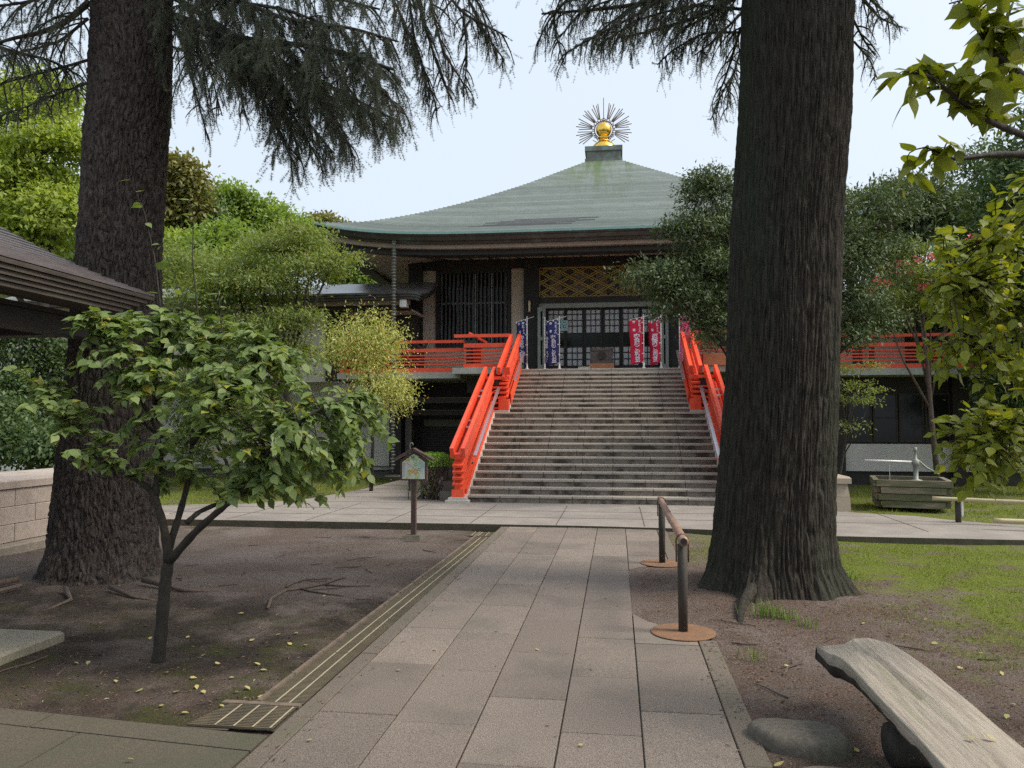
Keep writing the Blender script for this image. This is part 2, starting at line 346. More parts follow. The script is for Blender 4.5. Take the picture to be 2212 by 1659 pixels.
gput('wet', np.clip(sstep(-1.2, -2, GX)*(sstep(7.8, 6.2, GY)*1.1+.55*sstep(-2.7, -2.0, GX)+.12)+.3*sstep(.5, .8, GX)*sstep(7, 4, GY), 0, 1))
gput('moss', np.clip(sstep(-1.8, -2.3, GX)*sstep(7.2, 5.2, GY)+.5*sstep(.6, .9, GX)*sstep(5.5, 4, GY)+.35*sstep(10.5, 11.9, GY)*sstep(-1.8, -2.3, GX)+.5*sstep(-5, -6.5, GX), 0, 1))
gput('litter', np.clip(sstep(.1, .3, GX)*sstep(13, 9.5, GY)*.9+.5*sstep(-1.5, -2, GX)*sstep(5.2, 4.4, GY)+.45*np.exp(-((GX+3.2)**2+(GY-9.1)**2)/.3), 0, 1))

# ---- paved path: stone slabs on a dark bed
CX_ = [-1.83, -1.705, -1.24, -.775, -.31, .122, .597, .735]
p = MB()
def row(x0, x1, phase, ln, y0=-1.5, y1=12.14, skip=None, g=.004):
    y = phase-ln*math.ceil((phase-y0)/ln)
    while y < y1:
        a, bb = max(y, y0), min(y+ln, y1); y += ln
        if bb-a < .05: continue
        for q0, q1 in ([(a, bb)] if not skip else [(a, min(bb, skip[0])), (max(a, skip[1]), bb)]):
            if q1-q0 > .03: p.slab(x0+g, x1-g, q0+g, q1-g, -.1, 0+random.uniform(-.002, .002), .004)
row(CX_[1], CX_[2], 4.30, .91); row(CX_[2], CX_[3], 5.12, .91); row(CX_[3], CX_[4], 4.66, .91); row(CX_[4], CX_[5], 5.10, .91)
row(CX_[5], CX_[6], 4.55, .91, skip=(5.9, 9.7))
for poly in ([(.128, 5.91), (.591, 5.91), (.591, 6.20), (.46, 6.32), (.34, 6.44), (.22, 6.60), (.128, 6.80)],
             [(.128, 8.80), (.2, 8.92), (.32, 9.03), (.46, 9.11), (.591, 9.16), (.591, 9.69), (.128, 9.69)]): p.prism(poly, -.1, 0)
path = p.build('path', granite); tag(path, kind='structure'); vary(granite, .68, .98); setrnd(path, np.repeat(RNG.random(len(path.data.vertices)//12+1), 12)[:len(path.data.vertices)])
p = MB(); row(CX_[0], CX_[1], 4.2, 1.2); row(CX_[6], CX_[7], 4.9, 1.0, skip=(6.05, 9.2))
pe = p.build('path_edging', granite_r); tag(pe, kind='structure')
p = MB(); p.box(-1.826, .118, -1.5, 12.13, -.11, -.014); p.box(.118, .731, -1.5, 6.05, -.11, -.014); p.box(.118, .731, 9.2, 12.13, -.11, -.014)
pb = p.build('path_bed', joint_m); tag(pb, kind='structure')
# ---- side path at the lower left
p = MB()
def yb(x): return 3.985-.0946*(x+2.09)
def bslab(x0, x1, d0, d1, g=.006):
    p.prism([(x0+g, yb(x0)-d1+g), (x1-g, yb(x1)-d1+g), (x1-g, yb(x1)-d0-g), (x0+g, yb(x0)-d0-g)], -.1, -.012)
x = -1.845
while x > -9:
    bslab(x-1.35, x, 0, .2); x -= 1.35
for k, (d0, d1) in enumerate(((.2, .72), (.72, 1.24), (1.24, 1.76), (1.76, 2.6))):
    x = -1.845+.3*k
    while x > -9:
        bslab(x-1.02, min(x, -1.845), d0, d1); x -= 1.02
tag(p.build('side_path', branchstone), kind='structure')
p = MB(); p.prism([(-9, yb(-9)-2.6), (-1.84, yb(-1.84)-2.6), (-1.84, yb(-1.84)-.003), (-9, yb(-9)-.003)], -.1, -.027); tag(p.build('side_path_bed', joint_m), kind='structure')
# ---- terrace before the stairs
front = [(-40, 12.0), (-7.5, 12.06), (-4.2, 12.13), (-1.83, 12.16), (-.45, 12.16), (.75, 12.07), (1.37, 11.99), (3.08, 11.56), (5.6, 11.52), (40, 11.4)]
back = [(40, 13.0), (6.4, 13.2), (5.9, 13.35), (5.45, 13.75), (5.1, 14.2), (4.2, 14.6), (3.6, 15.5), (3.3, 22.6), (-5.2, 22.6), (-6.0, 22.6), (-6.1, 18.2), (-6.5, 15.6), (-7.2, 14.6), (-8.9, 14.05), (-40, 13.9)]
p = MB(); p.prism(front+back, -.16, .03)
terrace = p.build('terrace', terr_m); terrace.data.materials.append(kerb_m); tag(terrace, kind='structure')
for f in terrace.data.polygons:
    if abs(f.normal.z) < .5 and f.center.y < 12.3: f.material_index = 1
p = MB()
for x in np.arange(-12.0, 9, 1.38):
    if x < 5.2: p.box(x-.006, x+.006, max(12.2, 0), 15.0 if x > -7 else 13.9, .0305, .034)
for y in (13.1, 14.05): p.box(-12, 4.4 if y > 13.5 else 6, y-.005, y+.005, .0305, .0335)
for y in (15.2, 16.2, 17.2, 18.2, 19.2, 20.2): p.box(-6, -3.5, y-.006, y+.006, .0305, .0335)
tag(p.build('terrace_joints', joint_m), kind='structure')

# ================================================================== THE HALL
AX = -.42; YC = 29.2; ZF = 3.126; YT = 21.29; YW = 24.0
hall = thing('temple_hall', 'wide dark temple hall under a green copper pyramid roof with a gold finial', 'temple hall', (AX, YC, 0))
WT = [8.19, 7.2, 6.33, 5.74, 4.45, 2.77, .58]; ZT = [6.97, 7.36, 7.83, 8.16, 8.93, 9.96, 11.47]
def zroof(w_): return float(np.interp(-w_, [-q for q in WT], ZT))
def zr(w_, s): return zroof(w_)+.44*abs(s)**5*max(0, (w_-3.5)/4.69)**2
NC, NS = 62, 36
ws = [8.19+(0.58-8.19)*(k/NC) for k in range(NC+1)]
# smooth the profile a little
zs_ = np.array([zroof(q) for q in ws]); 
for _ in range(6): zs_[1:-1] = (zs_[:-2]+2*zs_[1:-1]+zs_[2:])/4
def zprof(w_): return float(np.interp(-w_, [-q for q in ws], zs_))
def zr(w_, s): return zprof(w_)+.44*abs(s)**5*max(0, (w_-3.5)/4.69)**2
SIDES = [lambda a, d: (AX+a, YC-d), lambda a, d: (AX+d, YC+a), lambda a, d: (AX-a, YC+d), lambda a, d: (AX-d, YC-a)]
def rings(b, pts_of_s, ns=NS, flip=False):
    """strip round all four sides from a list of (offset, z) functions of s"""
    for sd_ in SIDES:
        grid = []
        for j in range(ns+1):
            s_ = -1+2*j/ns; grid.append([(*sd_(q[0]*s_, q[0]), q[1]) for q in pts_of_s(s_)])
        n = len(grid[0])
        b.add([q for g in grid for q in g], [(j*n+i, (j+1)*n+i, (j+1)*n+i+1, j*n+i+1) for j in range(ns) for i in range(n-1)])
rf = MB()
def courses(s_):
    out = []
    for k in range(NC):
        w0, w1 = ws[k], ws[k+1]; out += [(w0, zr(w0, s_)+.034), (w1+.006, zr(w1, s_)+.002)]
    return out
rings(rf, courses); roof = rf.build('roof', copper, hall); vary(copper, .84, 1.14); setrnd(roof, np.tile(np.repeat(RNG.random(NC), 2), (NS+1)*4))
# the streaks below the finial and the patch of replaced sheets stay on the roof: long stains
q = roof.data.materials[0]; t = q.node_tree; b = t.nodes['Principled BSDF']; geo = _n(t, 'ShaderNodeNewGeometry')
sx = _n(t, 'ShaderNodeSeparateXYZ'); t.links.new(geo.outputs['Position'], sx.inputs[0])
mp = _n(t, 'ShaderNodeMapping'); mp.inputs['Scale'].default_value = (3.2, .15, .3); t.links.new(geo.outputs['Position'], mp.inputs[0])
n = _n(t, 'ShaderNodeTexNoise'); n.inputs['Scale'].default_value = 1.3; n.inputs['Detail'].default_value = 5; t.links.new(mp.outputs[0], n.inputs['Vector'])
def rng(src, a, bb, lo=0., hi=1.):
    m = _n(t, 'ShaderNodeMapRange'); m.inputs[1].default_value = a; m.inputs[2].default_value = bb; m.inputs[3].default_value = lo; m.inputs[4].default_value = hi
    t.links.new(src, m.inputs[0]); return m.outputs[0]
st = gmath('MULTIPLY', rng(n.outputs[0], .42, .62), rng(sx.outputs['Z'], 8.6, 11.2))
ab = _n(t, 'ShaderNodeMath', operation='ABSOLUTE'); a2 = _n(t, 'ShaderNodeMath', operation='ADD'); a2.inputs[1].default_value = .55
t.links.new(sx.outputs['X'], a2.inputs[0]); t.links.new(a2.outputs[0], ab.inputs[0])
st = gmath('MULTIPLY', st, rng(ab.outputs[0], 1.7, .5)); 
mx = _n(t, 'ShaderNodeMix', data_type='RGBA'); mx.inputs['B'].default_value = (.10, .165, .035, 1)
old = b.inputs['Base Color'].links[0].from_socket; t.links.new(old, mx.inputs['A']); t.links.new(gmath('MULTIPLY', st, .8), mx.inputs['Factor'])
t.links.new(mx.outputs['Result'], b.inputs['Base Color'])
# replaced dark sheets low on the front slope
b_ = MB()
for k in range(6):
    w0, w1 = ws[8+k], ws[9+k]; xa, xb = -4.3+.28*(k % 3)+.15*k, -1.25-.35*((k*2) % 3)+.22*k
    for xx in [(xa, xb)]:
        d0 = Vector((xx[0], YC-w0-.006, zr(w0, 0)+.042)); b_.add([(xx[0], YC-w0-.008, zr(w0, 0)+.01), (xx[1], YC-w0-.008, zr(w0, 0)+.01), (xx[1], YC-w0-.008, zr(w0, 0)+.042), (xx[0], YC-w0-.008, zr(w0, 0)+.042),
              (xx[0], YC-w1+.002, zr(w1, 0)+.018), (xx[1], YC-w1+.002, zr(w1, 0)+.018)], [(0, 1, 2, 3), (3, 2, 5, 4)])
b_.build('roof_patch', mat('replaced_copper', (.14, .145, .145), (.165, .17, .168), 3, .5), roof)
e = MB(); rings(e, lambda s: [(8.19, zr(8.19, s)+.034), (8.22, zr(8.19, s)+.03), (8.22, zr(8.19, s)-.035), (8.19, zr(8.19, s)-.04)]); e.build('eave_edge', copper_edge, hall)
e = MB(); rings(e, lambda s: [(8.20, zr(8.19, s)-.04), (8.15, zr(8.19, s)-.11), (8.19, zr(8.19, s)-.112), (8.12, zr(8.19, s)-.2), (8.03, zr(8.19, s)-.21), (8.0, zr(8.19, s)-.27), (7.9, zr(8.19, s)-.275)]); e.build('fascia', copper_dk, hall)
pale_f = mat('pale_eave_board', (.36, .29, .24), (.30, .245, .205), 2, .8)
e = MB(); rings(e, lambda s: [(7.9, zr(8.19, s)*.85+.15*7.0-.24), (7.88, zr(8.19, s)*.85+.15*7.0-.385), (7.66, zr(8.19, s)*.8+.2*7.0-.39)]); e.build('eave_board', pale_f, hall)
e = MB(); rings(e, lambda s: [(7.72, zr(8.19, s)*.8+.2*7.0-.36), (7.72, zr(8.19, s)*.75+.25*7.0-.54), (7.3, zr(8.19, s)*.75+.25*7.0-.545)]); e.build('eave_beam', dark, hall)
e = MB(); rings(e, lambda s: [(7.62, zr(8.19, s)*.6+.4*7.0-.515), (7.2, zr(8.19, s)*.45+.55*7.0-.45), (5.1, 6.86)]); e.build('soffit', soff, hall)
b_ = MB()
for k in range(-6, 7):
    for dx in (0, .22):
        x = AX+k*.86+dx; b_.beam((x, YC-7.2, 6.525), (x, YC-5.3, 6.82), .018, .03)
b_.build('soffit_joints', dark2, hall)
# finial: box, dome, neck, ball, halo
fin = MB(); zb = 11.38
fin.box(AX-.70, AX+.70, YC-.70, YC+.70, zb-.25, zb+.14); fin.box(AX-.64, AX+.64, YC-.64, YC+.64, zb+.14, zb+.44); fin.box(AX-.70, AX+.70, YC-.70, YC+.70, zb+.44, zb+.62)
finial = fin.build('finial', mat('verdigris_box', (.10, .085, .075), (.13, .15, .13), 3, .6, c3=(.17, .24, .21), s3=3, t3=(.5, .75)), hall)
cz = zb+.62; fc = (AX, YC, cz)
MB().lathe(fc, [(.50, 0), (.50, .05), (.47, .16), (.40, .26), (.31, .34), (.22, .38), (.21, .385)], 40).build('dome', gold, finial, True)
MB().lathe(fc, [(.20, .38), (.25, .39), (.22, .43), (.17, .46), (.22, .52), (.23, .56), (.14, .60)], 8).build('neck', gold, finial)
bc = cz+.86
MB().lathe((AX, YC, bc), [(.30*math.sin(a), -.30*math.cos(a)) for a in np.linspace(.35, 3.02, 24)]+[(.03, .305), (.004, .36)], 40).build('ball', gold, finial, True)
h = MB(); r0, r1 = .345, .50
for k in range(60):
    a0, a1 = R(-52+284*k/60), R(-52+284*(k+1)/60)
    for r_ in (r0, ): h.beam((AX+r_*math.cos(a0), YC, bc+r_*math.sin(a0)), (AX+r_*math.cos(a1), YC, bc+r_*math.sin(a1)), .03, .024)
for k in range(23):
    a = R(-50+280*k/22); rr = .052 if k % 2 else .034; c0 = r0+.012+rr; cc = (AX+c0*math.cos(a), bc+c0*math.sin(a))
    for j in range(10):
        q0, q1 = 2*math.pi*j/10, 2*math.pi*(j+1)/10
        h.beam((cc[0]+rr*math.cos(q0), YC, cc[1]+rr*math.sin(q0)), (cc[0]+rr*math.cos(q1), YC, cc[1]+rr*math.sin(q1)), .025, .018)
ang = [90]; 
for sgn in (1, -1):
    for base, fan in ((62, (78, 74, 68, 62, )), (40, (52, 47, 43, 38)), (12, (27, 21, 16, 10, 4)), (-14, (-2, -9, -14, -21, -27, -33))):
        for fi, f_ in enumerate(fan):
            a = R(90-sgn*(90-base)) if False else R(90+sgn*(90-(base*.35+f_*.65))); ae = R(90+sgn*(90-f_)); L = [.62, .52, .5, .6, .55, .5][(fi*2+int(base)) % 6]+(.1 if fi == 0 and base > 50 else 0)
            h.tube([(AX+.455*math.cos(a), YC, bc+.455*math.sin(a)), (AX+(.455+L)*math.cos(ae), YC, bc+(.455+L)*math.sin(ae))], .017, 5)
h.tube([(AX, YC, bc+.36), (AX, YC, bc+1.26)], [.016, .013], 5)
for sgn in (1, -1):
    h.beam((AX+sgn*.22, YC, bc-.40), (AX+sgn*.35, YC, bc-.2), .03, .03); h.beam((AX+sgn*.27, YC, bc-.47), (AX+sgn*.42, YC, bc-.38), .02, .02)
h.build('halo', bronze, finial)

# ---- front wall of the upper floor
def bx(name, m, x0, x1, z0, z1, y0=YW, y1=YW+.3, par=hall): return MB().box(x0, x1, y0, y1, z0, z1).build(name, m, par)
for x0, x1, z1 in ((-6.62, -6.17, 7.0), (-2.88, -2.41, 6.99), (1.57, 2.04, 6.99), (5.33, 5.78, 7.0)):
    MB().box(x0, x1, YW-.12, YW+.33, ZF-.1, z1).build('column', dark, hall)
bx('beam', dark, -6.17, -2.88, 6.53, 6.84, YW-.02); bx('beam', dark, -2.41, 1.57, 6.54, 6.84, YW-.02); bx('beam', dark, 2.04, 5.33, 6.53, 6.84, YW-.02)
for x0, x1 in ((-6.17, -5.74), (-3.3, -2.88), (2.04, 2.47), (4.9, 5.33)): bx('wall_panel', cream, x0, x1, ZF, 6.53, YW+.05)
for x0, x1 in ((-5.74, -3.3), (2.47, 4.9)): bx('wall_panel', cream, x0, x1, ZF, 4.05, YW+.08)
for x0 in (-5.74, 2.47):
    x1 = x0+2.43; f = MB()
    f.box(x0, x0+.13, YW-.01, YW+.2, 4.05, 6.53); f.box(x1-.1, x1, YW-.01, YW+.2, 4.05, 6.53); f.box(x0+.13, x1-.1, YW-.01, YW+.2, 6.42, 6.53); f.box(x0+.13, x1-.1, YW-.01, YW+.2, 4.05, 4.13)
    win = f.build('window', dark, hall)
    MB().box(x0+.13, x1-.1, YW+.17, YW+.19, 4.13, 6.42).build('pane', glass_d, win)
    m_ = MB()
    for xx in (x0+.16, x0+.72, x0+1.27, x0+1.72, x0+1.80, x0+2.27): m_.box(xx-.02, xx+.02, YW+.11, YW+.15, 4.13, 6.42)
    m_.box(x0+.13, x1-.1, YW+.15, YW+.165, 5.44, 5.50); m_.build('frame', mat('pale_mullion', (.40, .42, .41), (.34, .36, .35), 4, .5) if 'pale_mullion' not in MATS else MATS['pale_mullion'], win)
    m_ = MB()
    for k in range(17): xx = x0+.2+k*.128; m_.box(xx-.022, xx+.022, YW+.03, YW+.085, 4.13, 6.42 if k % 1 == 0 else 5.4)
    m_.build('slats', mat('slat_brown', (.075, .072, .068), (.05, .048, .046), 4, .6) if 'slat_brown' not in MATS else MATS['slat_brown'], win)
# entrance bay
bx('lintel', dark2, -2.41, 1.57, 5.39, 5.58, YW-.03); bx('door_head', alu, -2.41, 1.57, 5.24, 5.39, YW+.0)
la = MB(); z0, z1, xa, xb = 5.58, 6.54, -2.41, 1.57
sl_ = .55; pitch = .60
def clipseg(x_, z_, dx, dz):
    """the part of a slanted lath that stays inside the panel"""
    ts = []
    t0, t1 = -1e9, 1e9
    for o_, d_, lo_, hi_ in ((x_, dx, xa, xb), (z_, dz, z0, z1)):
        a, bb = (lo_-o_)/d_, (hi_-o_)/d_; t0 = max(t0, min(a, bb)); t1 = min(t1, max(a, bb))
    return (t0, t1) if t1 > t0+.02 else None
k = -8
while k < 22:
    for sgn in (1, -1):
        for off in (0, .13):
            x_ = xa+(k*pitch+off if sgn > 0 else k*pitch+off); s_ = clipseg(x_, (z0+z1)/2, 1., sgn*sl_)
            if s_:
                yy = YW+.07+(.024 if sgn > 0 else 0)
                la.beam((x_+s_[0], yy, (z0+z1)/2+sgn*sl_*s_[0]), (x_+s_[1], yy, (z0+z1)/2+sgn*sl_*s_[1]), .026, .028)
    k += 1
la.box(xa, xb, YW+.03, YW+.06, z1-.035, z1-.003); la.box(xa, xb, YW+.03, YW+.06, z0+.003, z0+.035); la.box(xa+.002, xa+.04, YW+.03, YW+.06, z0+.035, z1-.035)
la.build('lattice', lattice_m, hall)
bk = MB().box(xa, xb, YW+.2, YW+.24, z0, z1).build('lattice_backing', mat('dim_plaster', (.12, .10, .085), (.09, .075, .065), 2, .9), hall)
b_ = MB(); 
for k in range(6): b_.box(xa+.35+k*.72, xa+.7+k*.72, YW+.185, YW+.198, z0, z1)
b_.build('lattice_boards', mat('board_beige', (.26, .215, .17), (.22, .18, .145), 3, .9), hall)
# six sliding doors: frame, paper panes above and below a clear band
ZD0, ZD1 = 3.37, 5.24; dx0, dx1 = -2.17, 1.33; dw = (dx1-dx0)/6
for k in range(6):
    xa_, xb_ = dx0+k*dw, dx0+(k+1)*dw; f = MB(); yd = YW+.13+(.04 if k % 2 else 0); sw = .055 if k != 2 and k != 3 else .07
    f.box(xa_, xa_+sw, yd, yd+.035, ZD0, ZD1); f.box(xb_-sw, xb_, yd, yd+.035, ZD0, ZD1); f.box(xa_+sw, xb_-sw, yd, yd+.035, ZD0, ZD0+.06); f.box(xa_+sw, xb_-sw, yd, yd+.035, ZD1-.06, ZD1)
    rows = [ZD0+.06, 3.63, 3.83, 4.02, 4.45, 4.68, 4.86, 5.05, ZD1-.06]
    for z in rows[1:-1]: f.box(xa_+sw, xb_-sw, yd+.003, yd+.03, z-.012, z+.012)
    pw = (dw-2*sw)/3
    for j in (1, 2):
        for za, zb_ in ((rows[0], rows[3]), (rows[4], rows[-1])): f.box(xa_+sw+j*pw-.011, xa_+sw+j*pw+.011, yd+.004, yd+.029, za, zb_)
    d = f.build('sliding_door', dark, hall)
    for za, zb_ in ((rows[0], rows[3]), (rows[4], rows[-1])): MB().box(xa_+sw, xb_-sw, yd+.031, yd+.034, za, zb_).build('paper_pane', paper, d)
    MB().box(xa_+sw, xb_-sw, yd+.031, yd+.034, rows[3], rows[4]).build('glass_pane', glass_d, d)
bx('door_post', dark, -2.41, dx0, ZF, ZD1, YW+.06); bx('door_post', dark, dx1, 1.57, ZF, ZD1, YW+.06)
bx('door_sill', dark2, dx0, dx1, 3.30, 3.37, YW-.03); bx('threshold', concrete, -2.88, 2.04, ZF, 3.30, YW-.35)
for xx, sg in ((-2.30, 1), (1.46, -1)):
    f = MB()
    for a, bb in ((0, .09), (.15, .24)): f.box(xx+sg*0-.12+a, xx-.12+bb-.0, YW-.32+.06*(a > 0), YW-.27+.06*(a > 0), 3.30, 5.22)
    f.box(xx-.03, xx+.03, YW-.31, YW-.28, 4.2, 4.3); f.box(xx-.03, xx+.03, YW-.31, YW-.28, 5.1, 5.22); f.box(xx-.03, xx+.03, YW-.31, YW-.28, 3.3, 3.42)
    f.build('folding_gate', alu, hall)
f = MB(); f.box(-2.72, -2.66, YW-.2, YW-.12, 5.12, 5.44); wl_ = f.build('wall_lamp', mat('lamp_ivory', (.72, .62, .42), (.68, .58, .4), 5, .5), hall)
f = MB(); f.box(-2.735, -2.645, YW-.21, YW-.115, 5.44, 5.48); f.box(-2.735, -2.645, YW-.21, YW-.115, 5.08, 5.12); f.build('lamp_cap', bronze, wl_)
# notice on the door: pale green print with rows of marks
nb = MB().box(-1.83, -1.5, YW+.10, YW+.104, 4.52, 4.86).build('door_notice', mat('mint_notice', (.36, .52, .52), (.30, .46, .46), 5, .8), hall)
b_ = MB()
for i in range(5):
    for j in range(6):
        if (i*j+i) % 3: b_.box(-1.81+j*.05, -1.78+j*.05+.01*(i % 2), YW+.096, YW+.0985, 4.56+i*.055, 4.585+i*.055+.01*(j % 2))
b_.build('print', mat('green_print', (.05, .18, .17), (.04, .15, .15), 5, .8), nb)
# rest of the upper body, behind
b_ = MB(); b_.box(-6.6, 5.76, YW+.34, YC+5.2, ZF, 6.86); b_.build('body', dark2, hall)
# ---- veranda and basement
ZV = 2.9
for xa_, xb_ in ((-8.05, -4.4), (4.0, 12.5)): MB().box(xa_, xb_, YT+.12, YW+.3, ZV, 3.075).build('veranda_slab', concrete, hall)
b_ = MB(); b_.box(-4.55, -2.68, YT-.25, YW-.0, 3.0, 3.17); b_.box(1.83, 4.15, YT-.25, YW-.0, 3.0, 3.17); b_.box(-2.68, 1.83, YT+.02, YW-.35, 2.95, ZF-.004); b_.build('landing_slab', concrete, hall)
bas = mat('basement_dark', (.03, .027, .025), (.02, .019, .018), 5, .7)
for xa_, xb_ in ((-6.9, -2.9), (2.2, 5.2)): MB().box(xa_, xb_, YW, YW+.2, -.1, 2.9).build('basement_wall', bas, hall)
b_ = MB()
for k in range(28): z = .35+k*.055; b_.box(-6.3, -3.4, YW-.05, YW-.02, z, z+.012)
b_.build('shutter', mat('shutter_brown', (.05, .046, .043), (.035, .032, .03), 5, .5), hall)
b_ = MB()
for z, y in ((2.38, 22.3), (2.02, 22.9)): b_.box(-6.9, -3.0, y, y+.2, z-.16, z)
b_.box(-4.3, -3.0, 21.9, 22.3, 2.5, 2.9); b_.build('basement_beams', dark2, hall)
b_ = MB()
for z, y in ((2.38, 22.29), (2.02, 22.89)): b_.box(-6.9, -3.0, y-.012, y, z-.02, z+.002)
b_.build('beam_edges', mat('dim_edge', (.13, .125, .11), (.1, .1, .09), 4, .7), hall)
b_ = MB(); b_.box(-6.1, -3.4, YW-.058, YW-.051, 1.52, 1.74); b_.build('tiled_band', mat('olive_tiles', (.10, .10, .05), (.07, .07, .035), 12, .5), hall)
for x0, x1, y in ((-6.92, -6.55, 22.9), (-6.50, -6.30, 23.2)): MB().box(x0, x1, y, y+.3, -.1, 2.9).build('basement_pillar', dark if x1 < -6.52 else mat('grey_pillar', (.17, .155, .14), (.13, .12, .11), 4, .8), hall)
# right hand basement: dark windows over a pale plinth
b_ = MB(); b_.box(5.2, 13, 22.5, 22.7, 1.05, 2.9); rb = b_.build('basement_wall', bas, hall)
b_ = MB(); b_.box(5.2, 13, 22.44, 22.8, .3, 1.05); b_.build('plinth', white_pl, hall)
b_ = MB(); b_.box(5.2, 13, 22.52, 22.8, -.2, .3); b_.build('plinth_foot', bas, hall)
for xx in (5.95, 9.05): MB().box(xx, xx+.3, 22.3, 22.6, -.1, 2.9).build('basement_pillar', dark, hall)
for k in range(4):
    x0 = 6.35+k*.68; f = MB(); f.box(x0, x0+.05, 22.45, 22.495, 1.1, 2.45); f.box(x0+.6, x0+.65, 22.45, 22.495, 1.1, 2.45); f.box(x0+.05, x0+.6, 22.45, 22.495, 2.4, 2.45); f.box(x0+.05, x0+.6, 22.45, 22.495, 1.75, 1.79); f.box(x0+.05, x0+.6, 22.45, 22.495, 1.1, 1.14)
    wn = f.build('basement_window', dark2, hall); MB().box(x0+.05, x0+.6, 22.46, 22.47, 1.14, 2.4).build('pane', glass_d, wn)
# upper right wing behind the veranda
for xa_, xb_ in ((5.78, 7.1), (7.35, 8.6)): MB().box(xa_, xb_, YW+.4, YW+.6, ZF, 5.6).build('wing_wall', cream, hall)
b_ = MB(); b_.box(7.1, 7.35, YW+.3, YW+.65, ZF, 5.6); b_.box(5.7, 13, YW+.65, YW+3, ZF-.1, 5.6); b_.build('wing_wall', dark2, hall)

# ================================================================== LEFT ANNEX with its copper roof
ann = thing('annex', 'grey-walled annex with a low brown copper roof left of the hall', 'annex', (-12, 24, 0))
b_ = MB(); b_.box(-20, -6.95, 23.5, 27, .28, 2.88); b_.build('lower_wall', white_pl, ann)
b_ = MB(); b_.box(-20, -6.93, 23.4, 26.9, -.3, .28); b_.build('base', mat('grey_base', (.16, .15, .135), (.12, .115, .10), 4, .9), ann)
b_ = MB(); b_.box(-20, -6.93, 23.25, 23.4, .17, .24); b_.build('base_ledge', concrete, ann)
b_ = MB(); b_.box(-20, -8.75, 22.4, 26.5, 2.88, 5.0); b_.build('upper_wall', white_pl, ann)
b_ = MB(); b_.box(-8.75, -6.62, 24.05, 26.5, 2.9, 5.2); b_.build('dark_wall', dark, ann)
b_ = MB()
for k in range(15): b_.box(-8.7+k*.14, -8.65+k*.14, 23.98, 24.05, 3.4, 4.75)
b_.build('slats', MATS['slat_brown'], ann)
MB().box(-8.75, -8.4, 22.3, 22.7, 2.9, 5.0).build('post', dark2, ann); MB().box(-6.95, -6.2, 23.3, 23.8, 3.0, 5.2).build('post', dark2, ann)
prof = [(21.35, 5.40), (21.9, 5.50), (22.5, 5.66), (23.1, 5.87), (23.7, 6.10)]
b_ = MB()
N_ = len(prof); X_ = [-20, -15, -11, -8, -6.6, -6.0, -5.7, -5.55]
dz_ = [0, 0, 0, 0, .0, .01, -.01, -.06]
vs = [(x, y, z+d) for x, d in zip(X_, dz_) for y, z in prof]; b_.add(vs, [(i*N_+j, (i+1)*N_+j, (i+1)*N_+j+1, i*N_+j+1) for i in range(len(X_)-1) for j in range(N_-1)])
vs = [(x, y, z+d-.05) for x, d in zip(X_, dz_) for y, z in prof]; b_.add(vs, [(i*N_+j, i*N_+j+1, (i+1)*N_+j+1, (i+1)*N_+j) for i in range(len(X_)-1) for j in range(N_-1)])
b_.build('roof', mat('bright_brown_copper', (.20, .195, .19), (.15, .145, .14), 2.5, .3, .04, 20, spec=.8), ann, True)
b_ = MB()
for k, (o, z0, z1) in enumerate(((0, -.06, -.005), (.04, -.13, -.06), (.08, -.20, -.13))):
    vs = []
    for x, d in zip(X_, dz_):
        vs += [(x-.03*k, 21.33+o, 5.40+z1+d), (x-.03*k, 21.33+o, 5.40+z0+d), (x-.03*k, 21.6, 5.40+z0+d)]
    b_.add(vs, [(i*3+j, i*3+j+1, (i+1)*3+j+1, (i+1)*3+j) for i in range(len(X_)-1) for j in range(2)])
    x = X_[-1]-.03*k; b_.add([(x, y, z+dz_[-1]+z1+(0 if k == 0 else 0)) for y, z in prof]+[(x, y, z+dz_[-1]+z0) for y, z in prof[::-1]], [tuple(range(2*N_))])
b_.build('eave', copper_dk, ann)
b_ = MB(); b_.box(-20, -5.95, 21.6, 21.72, 5.08, 5.22); b_.build('eave_board', pale_f, ann)
b_ = MB(); b_.box(-20, -6.0, 21.72, 22.0, 4.95, 5.15); b_.build('eave_beam', dark, ann)
b_ = MB(); b_.box(-20, -6.1, 22.0, 24.05, 5.0, 5.06); b_.build('soffit', soff, ann)
b_ = MB(); b_.box(-6.2, -6.0, 21.45, 21.7, 4.98, 5.2); b_.build('beam_end', white_p, ann)

# ================================================================== STAIRCASE
stair = thing('staircase', 'broad weathered granite staircase climbing to the temple doors', 'staircase', (-.45, 15.4, 0))
R1, T1, R2, T2, Y0, Z0 = .1435, .29, .124, .2405, 15.4, .03
sm, tm, jm = MB(), MB(), MB()
def flight(x0, x1, y0, z0, n, r_, t_, last):
    for i in range(n):
        y, z = y0+i*t_, z0+i*r_; yb_ = y0+n*t_ if i < n-1 else last
        sm.box(x0, x1, y+.02, y+t_+.06 if i < n-1 else last, z-(.0 if i else .2), z+r_-.045)
        tm.slab(x0, x1, y, (y+t_+.03) if i < n-1 else last, z+r_-.045, z+r_, .008)
        k = 0; n_ = 7
        for j in range(1, n_):
            xx = x0+(x1-x0)*j/n_+(.12 if i % 2 else -.12)*(j % 2)*.6
            jm.box(xx-.006, xx+.006, y-.0025, y+.001, z+r_-.045, z+r_-.006); jm.box(xx-.006, xx+.006, y+.0165, y+.0205, z, z+r_-.045)
flight(-3.0, 2.1, Y0, Z0, 13, R1, T1, 19.2); ZL = Z0+13*R1
flight(-2.66, 1.76, 19.13, ZL, 10, R2, T2, YT+.1)
sm.build('risers', step_m, stair); tm.build('treads', step_lit, stair); jm.build('joints', joint_m, stair)
